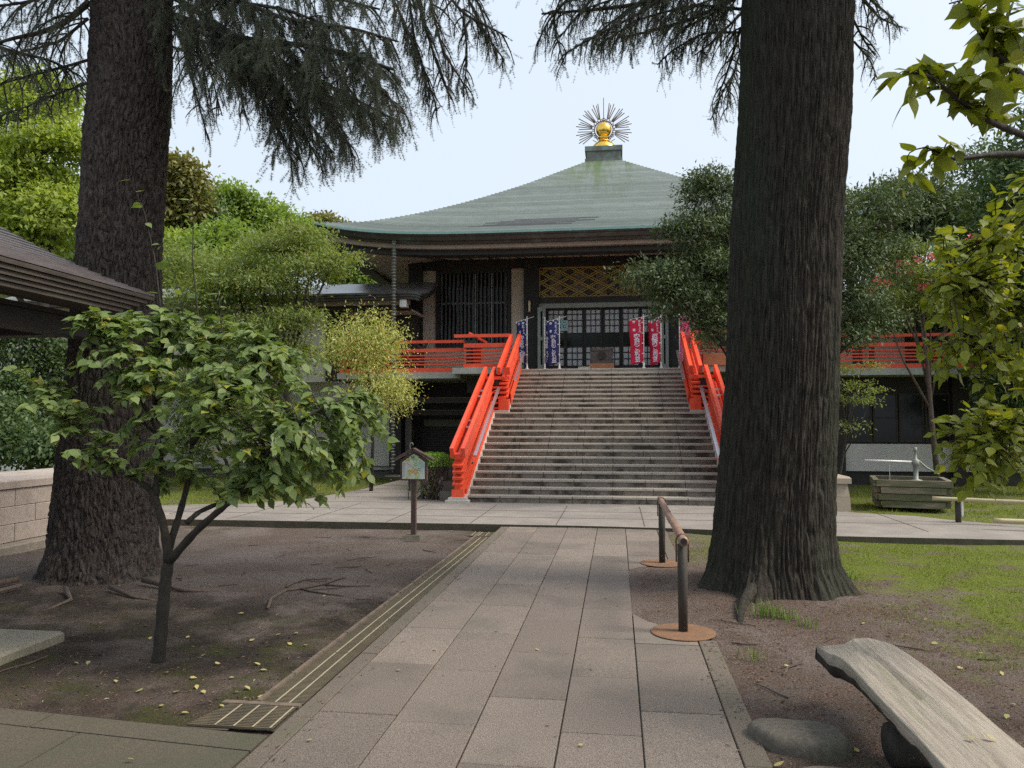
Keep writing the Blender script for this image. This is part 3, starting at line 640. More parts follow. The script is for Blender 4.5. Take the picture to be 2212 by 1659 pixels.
b_ = MB()                                    # pale side strings, and the solid body below
for x0, x1 in ((-3.08, -3.003), (2.103, 2.18)):
    b_.extr([(15.36, .03), (15.36, .12), (19.13, .12+3.77*.495), (19.13, ZL+.06), (19.45, ZL+.06), (19.45, .03)], x0, x1)
for x0, x1 in ((-2.74, -2.663), (1.763, 1.84)): b_.extr([(19.05, ZL-.4), (19.05, ZL+.08), (YT+.1, ZL+.08+(YT+.05-19.05)*.516), (YT+.1, ZL-.4)], x0, x1)
b_.box(-3.08, -2.66, 18.95, 19.12, ZL-.3, ZL+.055); b_.box(1.76, 2.18, 18.95, 19.12, ZL-.3, ZL+.055)
b_.build('side_strings', border_m, stair)
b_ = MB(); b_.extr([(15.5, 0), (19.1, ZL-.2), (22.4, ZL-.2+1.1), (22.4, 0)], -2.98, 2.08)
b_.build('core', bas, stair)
b_ = MB()
for i in range(5): b_.box(-3.62-.0*i, -3.09, 15.55+i*.3, 15.85+i*.3 if i < 4 else 19, -.1, .22+i*.19)
b_.build('side_steps', mat('side_step_stone', (.16, .145, .125), (.12, .11, .095), 5, .9), stair)

# ================================================================== VERMILION STAIR RAILINGS
def railing(name, label, sg):
    """sg -1: left flight side, +1: right; x positions mirrored about the stair axis -.45"""
    X = lambda d: -.45+sg*d
    th = thing(name, label, 'railing', (X(2.75), 15.4, 0), 'vermilion stair railings')
    LS = .478
    def lo(d, yv, zv): return (X(d), yv, zv+(yv-15.3)*LS)
    for d in (2.86, 2.63):
        MB().beam(lo(d, 15.3, 1.02), lo(d, 19.36, 1.02), .08, .23).build('top_bar', red, th)
    b_ = MB(); b_.beam(lo(2.745, 15.42, .84), lo(2.745, 19.2, .84), .07, .14); b_.beam(lo(2.745, 15.34, .93), lo(2.745, 15.42, .93), .14, .11); b_.build('middle_beam', red, th)
    for z in (.755, .63, .505, .38):
        MB().beam(lo(2.74, 15.3, z), lo(2.74, 19.2, z), .22, .052).build('slat', red, th)
    b_ = MB(); b_.extr([(15.28, .135), (15.28, .29), (15.5, .29), (19.3, .29+3.8*LS), (19.3, 3.9*LS), (15.6, .135)], X(2.62), X(2.86)); b_.build('foot_beam', red, th)
    b_ = MB()
    b_.extr([(15.5, .16), (15.5, .30), (19.15, .30+3.65*LS+.02), (19.15, 3.7*LS+.06)], X(2.585), X(2.61)); b_.build('side_board', red, th)
    for yv in (16.1, 17.6, 19.0):
        b_ = MB(); z0_ = .25+(yv-15.3)*LS; b_.box(min(X(2.70), X(2.80)), max(X(2.70), X(2.80)), yv, yv+.12, z0_, z0_+.62); b_.build('post', dark2, th)
    b_ = MB()
    for yv in (16.45, 16.75, 17.95, 18.25): b_.box(min(X(2.67), X(2.815)), max(X(2.67), X(2.815)), yv, yv+.05, .98+(yv-15.3)*LS, 1.02+(yv-15.3)*LS)
    b_.build('cross_ties', steel, th)
    MB().beam(lo(2.47, 15.75, .74), lo(2.47, 19.15, .74), .075, .03).build('handrail', steel, th)
    b_ = MB()
    for yv in (16.0, 17.0, 18.0, 19.0): b_.beam((X(2.47), yv, .715+(yv-15.3)*LS), (X(2.61), yv, .65+(yv-15.3)*LS), .02, .02)
    b_.build('handrail_bracket', steel, th)
    b_ = MB(); b_.box(min(X(2.50), X(2.97)), max(X(2.50), X(2.97)), 15.16, 15.75, .03, .085); b_.box(min(X(2.55), X(2.92)), max(X(2.55), X(2.92)), 15.21, 15.7, .085, .135); b_.build('stone_foot', border_m, th)
    # upper flight
    US = .475
    def hi(d, yv, zv): return (X(d), yv, zv+(yv-19.0)*US)
    for d in (2.47, 2.235):
        MB().beam(hi(d, 19.0, 2.93), hi(d, 21.32, 2.93), .085, .2).build('top_bar', red, th)
    MB().beam(hi(2.35, 19.0, 2.74), hi(2.35, 21.3, 2.72), .07, .12).build('middle_beam', red, th)
    for z in (2.60, 2.49, 2.38, 2.27): MB().beam(hi(2.35, 19.0, z), hi(2.35, 21.25, z), .22, .045).build('slat', red, th)
    b_ = MB(); b_.extr([(18.95, ZL+.055), (18.95, 2.23), (19.25, 2.23), (21.3, 2.23+2.1*US), (21.3, ZL+.1+2.2*US), (19.2, ZL+.055)], X(2.215), X(2.47)); b_.build('foot_beam', red, th)
    b_ = MB(); b_.beam(hi(2.19, 19.2, 2.16), hi(2.19, 21.28, 2.16), .022, .27); b_.build('side_board', red, th)
    MB().beam(hi(2.08, 19.2, 2.62), hi(2.08, 21.0, 2.62), .075, .03).build('handrail', steel, th)
    # the link across the jog at the landing
    b_ = MB(); b_.box(min(X(2.2), X(2.9)), max(X(2.2), X(2.9)), 19.02, 19.12, 2.72, 2.80); b_.build('cross_beam', red, th)
    for z in (2.0, 2.13, 2.26, 2.39, 2.52): MB().box(min(X(2.3), X(2.8)), max(X(2.3), X(2.8)), 18.98, 19.03, z-.024, z+.024).build('slat', red, th)
    b_ = MB(); b_.box(min(X(2.45), X(2.62)), max(X(2.45), X(2.62)), 19.06, 19.16, ZL, 2.72); b_.build('post', dark2, th)
    return th
railing('stair_railing', 'vermilion stair railing on the left, full length in view to its stone foot', -1)
railing('stair_railing', 'vermilion stair railing on the right, partly hidden by the large trunk', 1)
# ---- veranda railings
def ver_rail(label, x0, x1, hx0, hx1, posts):
    th = thing('veranda_railing', label, 'railing', ((x0+x1)/2, YT+.3, 3.075), 'vermilion veranda railings')
    y0 = YT+.2
    MB().box(min(x0, x1), max(x0, x1), y0, y0+.1, 3.92, 4.0).build('top_rail', red, th)
    MB().box(min(x0, x1), max(x0, x1), y0, y0+.1, 3.66, 3.76).build('upper_rail', red, th)
    for z in (3.565, 3.475, 3.39, 3.30): MB().box(min(x0, x1), max(x0, x1), y0, y0+.1, z-.018, z+.018).build('slat', red, th)
    MB().box(min(x0, x1), max(x0, x1), y0-.02, y0+.14, 3.075, 3.2).build('base_rail', red, th)
    for px in posts:
        b_ = MB(); b_.box(px-.06, px+.06, y0+.02, y0+.08, 3.2, 3.82)
        for k in range(8):
            a0, a1 = R(180+k*22.5), R(202.5+k*22.5); b_.beam((px+.13*math.cos(a0), y0+.05, 3.92+.13*math.sin(a0)), (px+.13*math.cos(a1), y0+.05, 3.92+.13*math.sin(a1)), .09, .06)
        b_.build('post', dark, th)
    if hx0 is not None:
        y1 = YT-.15; sgn = 1 if hx1 > hx0 else -1; a, bb = min(hx0, hx1), max(hx0, hx1)
        MB().box(a if sgn < 0 else a-.28, bb if sgn > 0 else bb+.28, y1, y1+.1, 4.03, 4.12).build('top_rail', red, th)
        MB().box(a, bb, y1, y1+.1, 3.74, 3.86).build('upper_rail', red, th)
        for z in (3.66, 3.56, 3.46, 3.36): MB().box(a, bb, y1, y1+.1, z-.02, z+.02).build('slat', red, th)
        MB().box(a, bb, y1-.02, y1+.14, 3.17, 3.29).build('base_rail', red, th)
        hx = hx0+sgn*.16
        b_ = MB(); b_.box(hx-.09, hx+.06, y1+.02, y1+.3, 3.29, 3.95)
        for k in range(8):
            a0, a1 = R(180+k*22.5), R(202.5+k*22.5); b_.beam((hx+.15*math.cos(a0), y1+.05, 4.02+.13*math.sin(a0)), (hx+.15*math.cos(a1), y1+.05, 4.02+.13*math.sin(a1)), .09, .07)
        b_.build('post', dark, th)
        b_ = MB()                             # short return rail joining the two heights
        for z in (3.82, 3.66, 3.56, 3.46, 3.36, 3.23): b_.beam((hx+sgn*.1, y1+.1, z), (hx+sgn*.28, y0+.1, z-.05), .1, .05)
        b_.box(hx+sgn*.2-.1, hx+sgn*.2+.1, y1+.12, y1+.2, 3.3, 3.86); b_.beam((hx-sgn*.02, y1+.05, 4.16), (hx+sgn*.45, y1+.3, 3.9), .08, .06)
        b_.build('return_rails', red, th)
    return th
ver_rail('vermilion veranda railing left of the stair head, in front of the slatted window', -8.0, -4.3, -4.25, -2.95, [-7.6, -5.55])
ver_rail('vermilion veranda railing right of the large trunk, in deep shade', 10.5, 3.4, 3.35, 2.05, [4.6, 6.75, 9.2])

# ================================================================== THINGS ON AND ROUND THE STAIRS
_GL = {}
def glyph(ch):
    if ch not in _GL:
        cu = bpy.data.curves.new('t', 'FONT'); cu.body = ch; cu.resolution_u = 2; cu.size = 1; cu.align_x = 'CENTER'; cu.offset = .03
        o = bpy.data.objects.new('t', cu); C.objects.link(o); dg = bpy.context.evaluated_depsgraph_get(); me = o.evaluated_get(dg).to_mesh()
        _GL[ch] = ([tuple(v.co) for v in me.vertices], [tuple(p_.vertices) for p_ in me.polygons]); o.evaluated_get(dg).to_mesh_clear()
        bpy.data.objects.remove(o); bpy.data.curves.remove(cu)
    return _GL[ch]
def wave(x, z, k): return .022*math.sin(x*11+z*4.5+k)*min(1, abs(x)*6)+.012*math.sin(z*13+k*2+x*5)
def banner(label, loc, rz, cloth_m, lett_m, words, k, droop=.06, CW=.385, CH=1.24, grp='tall banners at the stair head'):
    th = thing('banner', label, 'banner', loc, grp)
    th.rotation_euler = (0, 0, rz); WL[th.name] = Vector()
    b_ = MB(); b_.tube([(0, 0, .04), (0, 0, 1.50)], .0125, 8); b_.lathe((0, 0, 0), [(.055, 0), (.05, .04), (.025, .07), (.022, .16), (.0125, .17)], 12); b_.lathe((0, 0, 1.49), [(.016, 0), (.018, .02), (.004, .035)], 8); b_.build('pole', white_p, th, True)
    MB().tube([(-CW-.03, 0, 1.455-droop), (.24, 0, 1.46+droop*.6)], .007, 6).build('cross_bar', white_p, th)
    top = lambda x: 1.43+droop*x/CW
    N1, N2 = 8, 22; V = []
    for j in range(N2+1):
        for i in range(N1+1):
            x = -.025-CW*i/N1; z = top(x)-CH*j/N2; V.append((x+.05*(j/N2)*(i/N1), wave(x, z, k), z))
    F = [(j*(N1+1)+i, j*(N1+1)+i+1, (j+1)*(N1+1)+i+1, (j+1)*(N1+1)+i) for j in range(N2) for i in range(N1)]
    me = MB().add(V, F); cl = me.build('cloth', cloth_m, th, True)
    sol = cl.modifiers.new('s', 'SOLIDIFY'); sol.thickness = .003; sol.offset = 0
    b_ = MB()
    for f_ in (.08, .32, .55, .78, .98): z = 1.40-CH*f_; b_.box(-.055, .016, -.014, .014, z-.013, z+.013)
    for x in (-.05, -.2, -.38): b_.box(x-.02, x+.02, -.01, .01, top(x)-.02, top(x)+.035)
    b_.build('loops', white_p, th)
    lm = MB()
    def put(ch, xc, zc, s, sgn):
        vs, fs = glyph(ch)
        out = []
        for (gx, gy, _) in vs:
            x = xc+gx*s; z = zc+(gy-.36)*s; zr_ = top(x)-z; out.append((x-.0+.05*(zr_/CH)*(-(x+.025)/CW), wave(x, z, k)+sgn*.0045, z))
        lm.add(out, fs if sgn < 0 else [q[::-1] for q in fs])
    big, small = words
    for sgn in (-1, 1):
        for i, ch in enumerate(small): put(ch, -.12, 1.33-.088*i, .082, sgn)
        put('霊', -.285, 1.325, .08, sgn); put('場', -.285, 1.10, .08, sgn)
        for i, ch in enumerate(big): put(ch, -.205, .905-.155*i, .185 if ch != 'ご' else .15, sgn)
    lm.build('lettering', lett_m, cl)
    return th
SM = '阿願上人'
bz = ZF+.002
def bp_(u, Y): q = at(u, 795, Y); return (q.x, Y, bz)
banner('navy banner farthest left, half hidden behind the vermilion railing', bp_(1138.5, 21.6), R(-32), blue_c, letter_b, ('安産ご利益', SM), .5)
banner('navy banner turned edge-on, between the other two navy banners', bp_(1177, 21.75), R(-100), blue_c, letter_b, ('安産ご利益', SM), 1.7)
banner('navy banner facing forward with large white lettering, just right of the edge-on one', bp_(1208.5, 21.6), R(-28), blue_c, letter_b, ('安産ご利益', SM), 2.6)
banner('crimson banner nearest the offertory box', bp_(1391, 21.6), R(-22), red_c, letter_b, ('安産ご利益', SM), 3.3, CW=.41)
banner('crimson banner second from the right, touching the evergreen foliage', bp_(1428.5, 21.6), R(-35), red_c, letter_b, ('厄除ご利益', SM), 4.4, droop=.1)
banner('pale pink banner farthest right, seen from behind beside the stair railing', bp_(1468.5, 21.6), R(128), pink_c, mat('pinkish_lettering', (.75, .42, .55), (.7, .38, .5), 5, .9), ('安産ご利益', SM), 5.5, droop=.04)
# offertory box
q = at(1300, 790, 22.8); ob = thing('offertory_box', 'weathered grey wooden offertory box with a round dark crest', 'offertory box', (q.x, 22.8, ZF))
b_ = MB(); x = q.x
b_.add([(x-.30, 22.55, 3.39), (x+.30, 22.55, 3.39), (x+.30, 23.1, 3.39), (x-.30, 23.1, 3.39), (x-.335, 22.52, 3.80), (x+.335, 22.52, 3.80), (x+.335, 23.13, 3.80), (x-.335, 23.13, 3.80)], [(3, 2, 1, 0), (4, 5, 6, 7), (0, 1, 5, 4), (1, 2, 6, 5), (2, 3, 7, 6), (3, 0, 4, 7)])
b_.box(x-.345, x+.345, 22.505, 22.54, 3.74, 3.815); b_.box(x-.32, x+.32, 22.53, 22.56, 3.36, 3.43); b_.build('chest', woodgrey, ob)
b_ = MB(); 
for i in range(9): b_.box(x-.30+i*.07, x-.27+i*.07, 22.54, 23.1, 3.80, 3.83)
b_.build('top_slats', woodgrey, ob)
b_ = MB(); pts = [(x+.115*math.cos(a), 22.50, 3.60+.115*math.sin(a)) for a in np.linspace(0, 2*math.pi, 24, endpoint=False)]; n = 24
b_.add(pts+[(a, 22.56, c_) for a, _, c_ in pts], [tuple(range(n))]+[(i, n+i, n+(i+1) % n, (i+1) % n) for i in range(n)])
b_.build('crest', mat('crest_bronze', (.045, .035, .03), (.03, .024, .02), 20, .6, .2, 60), ob)
b_ = MB()
for sx_ in (-1, 1):
    for zc in (3.42, 3.76): b_.add([(x+sx_*.335, 22.499, zc-.05), (x+sx_*.335, 22.499, zc+.05), (x+sx_*.25, 22.499, zc+.05 if zc > 3.6 else zc-.05)], [(0, 1, 2)])
b_.build('corner_plates', mat('plate_iron', (.06, .055, .055), (.045, .04, .04), 9, .5), ob)
b_ = MB(); b_.box(x-.36, x+.36, 22.45, 23.15, ZF, 3.36); tag(b_.build('orange_stand', orange_m), 'low orange-brown wooden stand under the offertory box', 'stand')
q = at(1262, 794, 22.5); tag(MB().slab(q.x-.17, q.x+.17, 22.4, 22.7, ZF, 3.265, .01).build('storage_box', mat('cream_box', (.62, .58, .47), (.55, .52, .42), 3, .6)), 'low cream box on the floor left of the offertory stand', 'box')
# rain chain
ch = thing('rain_chain', 'long grey rain chain of cups hanging from the left eave', 'rain chain', (-6.28, 21.12, 6.85)); WL[ch.name] = Vector((-6.28, 21.12, 6.85))
b_ = MB(); b_.tube([(-6.28, 21.12, 6.98), (-6.28, 21.12, .25)], .012, 6); b_.tube([(-6.33, 21.12, 6.78), (-6.30, 21.12, 6.9), (-6.28, 21.12, 6.95), (-6.26, 21.12, 6.9), (-6.23, 21.12, 6.78)], .012, 6); b_.build('link', chain_m, ch)
b0 = MB().lathe((-6.28, 21.12, 6.72), [(.03, -.045), (.05, -.03), (.055, .0), (.072, .012), (.072, .026), (.045, .03), (.03, .045)], 12).build('cup', chain_m, ch, True)
for k in range(1, 70):
    c_ = b0.copy(); C.objects.link(c_); c_.parent = ch; c_.location = (0.0008*k*(k % 3-1)*.3, 0, -.0925*k)
b_ = MB().lathe((-6.28, 21.12, .0), [(.2, .0), (.24, .12), (.2, .16), (.16, .12)], 16); tag(b_.build('rain_basin', kerb_m), 'dark round stone basin under the rain chain', 'basin')

# ---- map sign
sg = thing('map_sign', 'small brown roofed sign board with a coloured area map', 'sign', (-3.0, 11.1, -.09))
x, y, z = -2.98, 11.1, .0
MB().box(x-.035, x+.035, y, y+.07, -.02, .82).build('post', sign_br, sg)
b_ = MB(); b_.add([(x-.17, y-.12, -.10), (x+.15, y-.12, -.10), (x+.15, y+.2, -.10), (x-.17, y+.2, -.10), (x-.13, y-.07, -.005), (x+.11, y-.07, -.005), (x+.11, y+.15, -.005), (x-.13, y+.15, -.005)], [(4, 5, 6, 7), (0, 1, 5, 4), (1, 2, 6, 5), (2, 3, 7, 6), (3, 0, 4, 7)]); b_.build('foot_block', mat('footing', (.15, .13, .10), (.08, .072, .055), 6, .95, .3, 30, c3=(.07, .07, .05), s3=5), sg)
zl, zs1, za = .79, 1.07, 1.225; xl, xr = x-.195, x+.205
b_ = MB(); b_.add([(xl, y-.015, zl), (xr, y-.015, zl), (xr, y-.015, zs1+.02), (x, y-.015, za), (xl, y-.015, zs1+.02), (xl, y+.05, zl), (xr, y+.05, zl), (xr, y+.05, zs1+.02), (x, y+.05, za), (xl, y+.05, zs1+.02)],
    [(0, 1, 2, 3, 4), (9, 8, 7, 6, 5), (0, 5, 6, 1), (1, 6, 7, 2), (2, 7, 8, 3), (3, 8, 9, 4), (4, 9, 5, 0)]); b_.build('board', sign_br, sg)
b_ = MB()
for s_ in (-1, 1): b_.beam((x+s_*.30, y+.015, 1.095), (x-s_*.004, y+.015, 1.255), .14, .034)
b_.build('roof', sign_br, sg)
def flat(name, polys, m, dy, par):
    b2 = MB()
    for pl in polys: b2.add([(x+a, y-.0155-dy, zl+b1) for a, b1 in pl], [tuple(range(len(pl)))])
    return b2.build(name, m, par)
mapp = flat('map_panel', [[(-.165, .025), (.175, .025), (.175, .27), (.01, .395), (-.165, .27)]], mat('map_paper', (.66, .70, .66), (.60, .66, .62), 14, .5, c3=(.62, .66, .40), s3=9, t3=(.45, .6)), .002, sg)
flat('map_yellow', [[(-.12, .285), (-.05, .285), (-.06, .345)], [(-.09, .12), (.0, .12), (.0, .16), (-.08, .165)], [(.02, .09), (.06, .085), (.07, .14), (.03, .15)], [(-.1, .03), (-.07, .03), (-.07, .06), (-.1, .055)]], mat('map_yellow', (.62, .46, .08), (.6, .5, .14), 30, .5), .004, mapp)
flat('map_green', [[(-.02, .30), (.06, .28), (.08, .36), (.01, .385), (-.03, .355)], [(.0, .2), (.05, .2), (.06, .27), (.01, .27)], [(.02, .03), (.09, .03), (.1, .07), (.03, .08)], [(-.1, .08), (-.06, .06), (-.04, .1), (-.09, .12)]], mat('map_green', (.42, .58, .26), (.48, .6, .34), 30, .5), .003, mapp)
flat('map_teal', [[(.06, .2), (.16, .19), (.165, .25), (.10, .3), (.07, .27)]], mat('map_teal', (.38, .60, .50), (.44, .62, .55), 30, .5), .0035, mapp)
def seg(a, bb, w_):
    d = Vector((bb[0]-a[0], bb[1]-a[1])).normalized(); nn = Vector((-d.y, d.x))*w_/2
    return [(a[0]-nn.x, a[1]-nn.y), (bb[0]-nn.x, bb[1]-nn.y), (bb[0]+nn.x, bb[1]+nn.y), (a[0]+nn.x, a[1]+nn.y)]
flat('map_roads', [seg((-.09, .25), (-.02, .2), .006), seg((-.02, .2), (.05, .16), .006), seg((.05, .18), (-.03, .1), .007), seg((-.08, .145), (.0, .14), .008), seg((-.0, .13), (.05, .1), .005), seg((-.06, .11), (-.02, .04), .005), seg((.05, .15), (.1, .09), .004)], mat('map_red', (.60, .20, .13), (.6, .26, .16), 30, .5), .005, mapp)
rects = [[(-.155, .25-.016*i), (-.155+.03+.008*(i*7 % 3), .25-.016*i), (-.155+.03+.008*(i*7 % 3), .257-.016*i), (-.155, .257-.016*i)] for i in range(13)]
flat('map_text', rects, mat('map_blue_grey', (.33, .38, .50), (.4, .44, .54), 30, .5), .004, mapp)
rects = [[(a, b1), (a+w_, b1), (a+w_, b1+h_), (a, b1+h_)] for a, b1, w_, h_ in ((-.03, .335, .018, .022), (0, .335, .018, .022), (-.03, .315, .008, .009), (-.018, .315, .008, .009), (-.004, .315, .008, .009), (.009, .315, .008, .009), (.07, .17, .012, .012), (.086, .17, .01, .012), (.1, .17, .012, .012), (.05, .15, .07, .005), (-.09, .255, .007, .007), (-.005, .18, .007, .008), (-.08, .19, .005, .016))]
flat('map_title', rects, mat('map_ink', (.04, .12, .05), (.06, .14, .07), 30, .5), .006, mapp)
um = thing('umbrella', 'closed umbrella hooked behind the map sign, only its grey crook showing', 'umbrella', (x-.09, y+.1, .6))
b_ = MB(); ux, uy = x-.085, y+.11; b_.tube([(ux, uy, .62), (ux, uy, 1.32)]+[(ux+.022-.022*math.cos(a), uy, 1.32+.022*math.sin(a)) for a in np.linspace(.4, 3.1, 6)]+[(ux+.044, uy, 1.305)], .006, 6); b_.build('crook', alu, um, True)
MB().tube([(ux, uy, .62), (ux, uy, .7), (ux, uy, 1.15), (ux, uy, 1.2)], [.006, .022, .03, .008], 8).build('canopy', mat('umbrella_grey', (.1, .1, .11), (.08, .08, .09), 5, .6), um, True)


# ---- bamboo guard rail by the large trunk
gr = thing('guard_rail', 'round bamboo rail on two dark posts with rusty disc feet', 'guard rail', (.5, 7.7, 0))
def gpost(px, py, h_):
    po = MB(); po.tube([(px, py, .012), (px, py, .3), (px, py, .31), (px, py, h_)], [.036, .037, .039, .038], 16); o_ = po.build('post', postw, gr, True)
    d = MB(); d.lathe((px, py, .001), [(.245, 0), (.25, .004), (.25, .009), (.235, .012), (.05, .014)], 40); d.build('base_plate', rust, o_)
    hp = MB(); pts = [(px-.047, py, h_-.14), (px-.047, py, h_+.03)]+[(px-.047*math.cos(a), py, h_+.03+.047*math.sin(a)) for a in np.linspace(.3, 2.84, 8)]+[(px+.047, py, h_+.03), (px+.047, py, h_-.14)]
    hp.tube(pts, .006, 6); hp.build('hoop', bronze, o_, True)
gpost(.505, 6.24, .69); gpost(.515, 9.22, .69)
pts = []; rad = []
for k in range(61):
    yv = 6.12+k*(9.42-6.12)/60; pts.append((.507, yv, .728+.006*math.sin(k*.15))); rad.append(.036+(.004 if k % 12 == 0 else 0)-.004*k/60)
b_ = MB(); b_.tube(pts, rad, 14); b_.build('bamboo_pole', bamboo_br, gr, True)
MB().tube([(.507, 6.117, .728), (.507, 6.119, .728)], .027, 12).build('bamboo_bore', dark, gr)

# ---- log bench
be = thing('log_bench', 'weathered split-log bench with a jagged end, beside the path', 'bench', (1.4, 3.4, 0))
random.seed(21)
OUT = [(1765, 1390.6), (1795, 1388), (1825, 1386), (1842, 1375), (1875, 1373), (1925, 1386), (1964, 1409), (2009, 1442), (2106, 1520), (2212, 1609)]
INN = [(1765, 1392), (1778, 1402), (1786, 1409), (1805, 1414), (1819, 1422), (1864, 1467), (1892, 1500), (1972, 1581), (2042, 1659)]
zt = .385
ro = [on(u, v, zt) for u, v in OUT]; ri = [on(u, v, zt) for u, v in INN]
d0 = (ro[-1]-ro[-3]).normalized(); ro.append(ro[-1]+d0*1.6); d1 = (ri[-1]-ri[-3]).normalized(); ri.append(ri[-1]+d1*1.7)
def resamp(pl, n):
    L = [0]
    for a, bb in zip(pl, pl[1:]): L.append(L[-1]+(bb-a).length)
    out = []
    for k in range(n):
        s_ = L[-1]*k/(n-1); j = max(i for i in range(len(L)) if L[i] <= s_+1e-9); j = min(j, len(pl)-2)
        out.append(pl[j].lerp(pl[j+1], (s_-L[j])/max(1e-6, L[j+1]-L[j])))
    return out
NL, NWd = 120, 31; ro, ri = resamp(ro, NL), resamp(ri, NL); V = []
for k in range(NL):
    for j in range(NWd):
        f_ = j/(NWd-1); q = ri[k].lerp(ro[k], f_); yk = k/NL
        crack = -.02*math.exp(-((f_-.50-.03*math.sin(k*.12))/.035)**2)*(1 if k < 40 else .45)
        z = zt+.003*math.sin(f_*7+k*.05)+crack-.02*(f_-.3)**2-.003*vnoise(f_*9, k*.12, 4)-.004*vnoise(f_*26, k*.05, 9)
        if k < 10: z -= .012*(10-k)/10*vnoise(f_*6, 3, 2)
        V.append((q.x, q.y, z))
nt_ = len(V)
for k in range(NL):
    for j in range(NWd):
        f_ = j/(NWd-1); q = ri[k].lerp(ro[k], f_); dep = .12*math.sqrt(max(0.02, 1-(2*f_-1)**2*.98))*min(1, .35+k/9)+.02
        qq = ri[k].lerp(ro[k], .5+(f_-.5)*.93); V.append((qq.x, qq.y+(.05 if k < 3 else 0), zt-.02-dep-.02*vnoise(f_*6, k*.3, 6)))
F = []
for k in range(NL-1):
    for j in range(NWd-1):
        a = k*NWd+j; F += [(a, a+1, a+NWd+1, a+NWd), (nt_+a, nt_+a+NWd, nt_+a+NWd+1, nt_+a+1)]
    a = k*NWd; F.append((a, a+NWd, nt_+a+NWd, nt_+a)); a += NWd-1; F.append((a, nt_+a, nt_+a+NWd, a+NWd))
for j in range(NWd-1): F.append((j, nt_+j, nt_+j+1, j+1)); a = (NL-1)*NWd+j; F.append((a, a+1, nt_+a+1, nt_+a))
oldwood = mat('silvered_wood', (.42, .37, .305), (.27, .23, .185), 6, .85, .5, 14, stretch=(9, .5, 9), c3=(.24, .235, .15), s3=1.8, t3=(.56, .74))
log = MB().add(V, F).build('log_seat', oldwood, be, True); log.data.materials.append(bark_s)
for f in log.data.polygons:
    if f.center.z+WL[log.name].z < zt-.045: f.material_index = 1
b_ = MB(); b_.tube([(1.30, 4.02, .09), (1.72, 4.06, .09)], .1, 14); b_.build('support_log', bark_s, be, True)
b_ = MB(); b_.tube([(1.2, 2.2, .10), (1.8, 2.25, .10)], .1, 14); b_.build('support_log', bark_s, be, True)
# stepping stones
def stone(label, cx, cy, rx, ry, h_, seed):
    V, F = [], []; n, m_ = 40, 10
    for i in range(m_+1):
        ph = math.pi/2*i/m_
        for k in range(n):
            a = 2*math.pi*k/n; sq = 1/(abs(math.cos(a))**3.2+abs(math.sin(a))**3.2)**(1/3.2); rr = (math.cos(ph)**.2)*(sq+.10*math.sin(2*a+seed)+.06*math.sin(3*a+seed*2)+.05*vnoise(a*2, 1, seed))
            V.append((cx+rx*rr*math.cos(a), cy+ry*rr*math.sin(a), -.06+(h_+.06)*math.sin(ph)**.5+.014*fbm(rr*math.cos(a)*3, rr*math.sin(a)*3, seed)))
    F = [(i*n+k, i*n+(k+1) % n, (i+1)*n+(k+1) % n, (i+1)*n+k) for i in range(m_) for k in range(n)]
    return tag(MB().add(V, F).build('stepping_stone', mat('mossy_stone%d' % seed, (.15, .132, .108), (.09, .08, .066), 30, .9, .35, 90, c3=(.08, .095, .055), s3=3.2, t3=(.55, .75)), None, True), label, 'stone', 'stepping stones by the bench')
stone('flat mossy stepping stone wholly in view between path and log bench', .93, 4.22, .225, .17, .062, 3)
stone('stepping stone cut off by the bottom edge of the picture, nearest the viewer', .93, 3.60, .19, .15, .085, 5)

# ---- drain grating along the path
dg_ = thing('drain_grating', 'long narrow drain grating with pale bars along the left path edge', 'drain', (-1.98, 8, -.03))
def zd(y): return -.012-.055*float(sstep(5, 11.8, y))
grate_m = mat('grating_bars', (.15, .12, .075), (.115, .095, .06), 12, .7, c3=(.09, .075, .05), s3=2, t3=(.5, .7)); pale_bar = mat('pale_bar', (.42, .36, .25), (.35, .30, .21), 12, .6)
b_ = MB(); y = 4.42
def lath(x0, x1, y, dy, h_=.012): z = zd(y); b_.add([(x0, y, z-h_), (x1, y, z-h_), (x1, y, z), (x0, y, z), (x0, y+dy, z), (x1, y+dy, z)], [(0, 1, 2, 3), (3, 2, 5, 4)])
while y < 11.5: lath(-2.105, -1.845, y, .012); y += .0215
b_.build('cross_bars', grate_m, dg_)
b_ = MB(); y = 4.05
while y < 4.36: lath(-2.36+.26*(y-4.05), -1.86, y, .012); y += .0215
y = 11.55
while y < 11.95: lath(-2.3, -1.86, y, .012); y += .0215
b_.build('end_bars', grate_m, dg_)
b_ = MB()
for x in (-2.02, -1.932):
    for y0_ in np.arange(4.42, 11.4, 1.0): b_.add([(x-.006, y0_, zd(y0_)+.003), (x+.006, y0_, zd(y0_)+.003), (x+.006, y0_+.985, zd(y0_+.985)+.003), (x-.006, y0_+.985, zd(y0_+.985)+.003)], [(0, 1, 2, 3)])
for x in (-2.2, -2.09, -1.98, -1.88):
    for ya, yc in ((4.05, 4.36), (11.55, 11.95)): b_.add([(x-.006, ya, zd(ya)+.003), (x+.006, ya, zd(ya)+.003), (x+.006, yc, zd(yc)+.003), (x-.006, yc, zd(yc)+.003)], [(0, 1, 2, 3)])
b_.build('long_bars', pale_bar, dg_)
b_ = MB(); 
for y0_ in np.arange(4.05, 11.9, .5): b_.add([(-2.115, y0_, zd(y0_)-.016), (-1.835, y0_, zd(y0_)-.016), (-1.835, y0_+.5, zd(y0_+.5)-.016), (-2.115, y0_+.5, zd(y0_+.5)-.016)], [(0, 1, 2, 3)])
b_.add([(-2.37, 4.03, -.028), (-2.115, 4.03, -.028), (-2.115, 4.37, -.028), (-2.3, 4.37, -.028)], [(0, 1, 2, 3)]); b_.build('channel', joint_m, dg_)
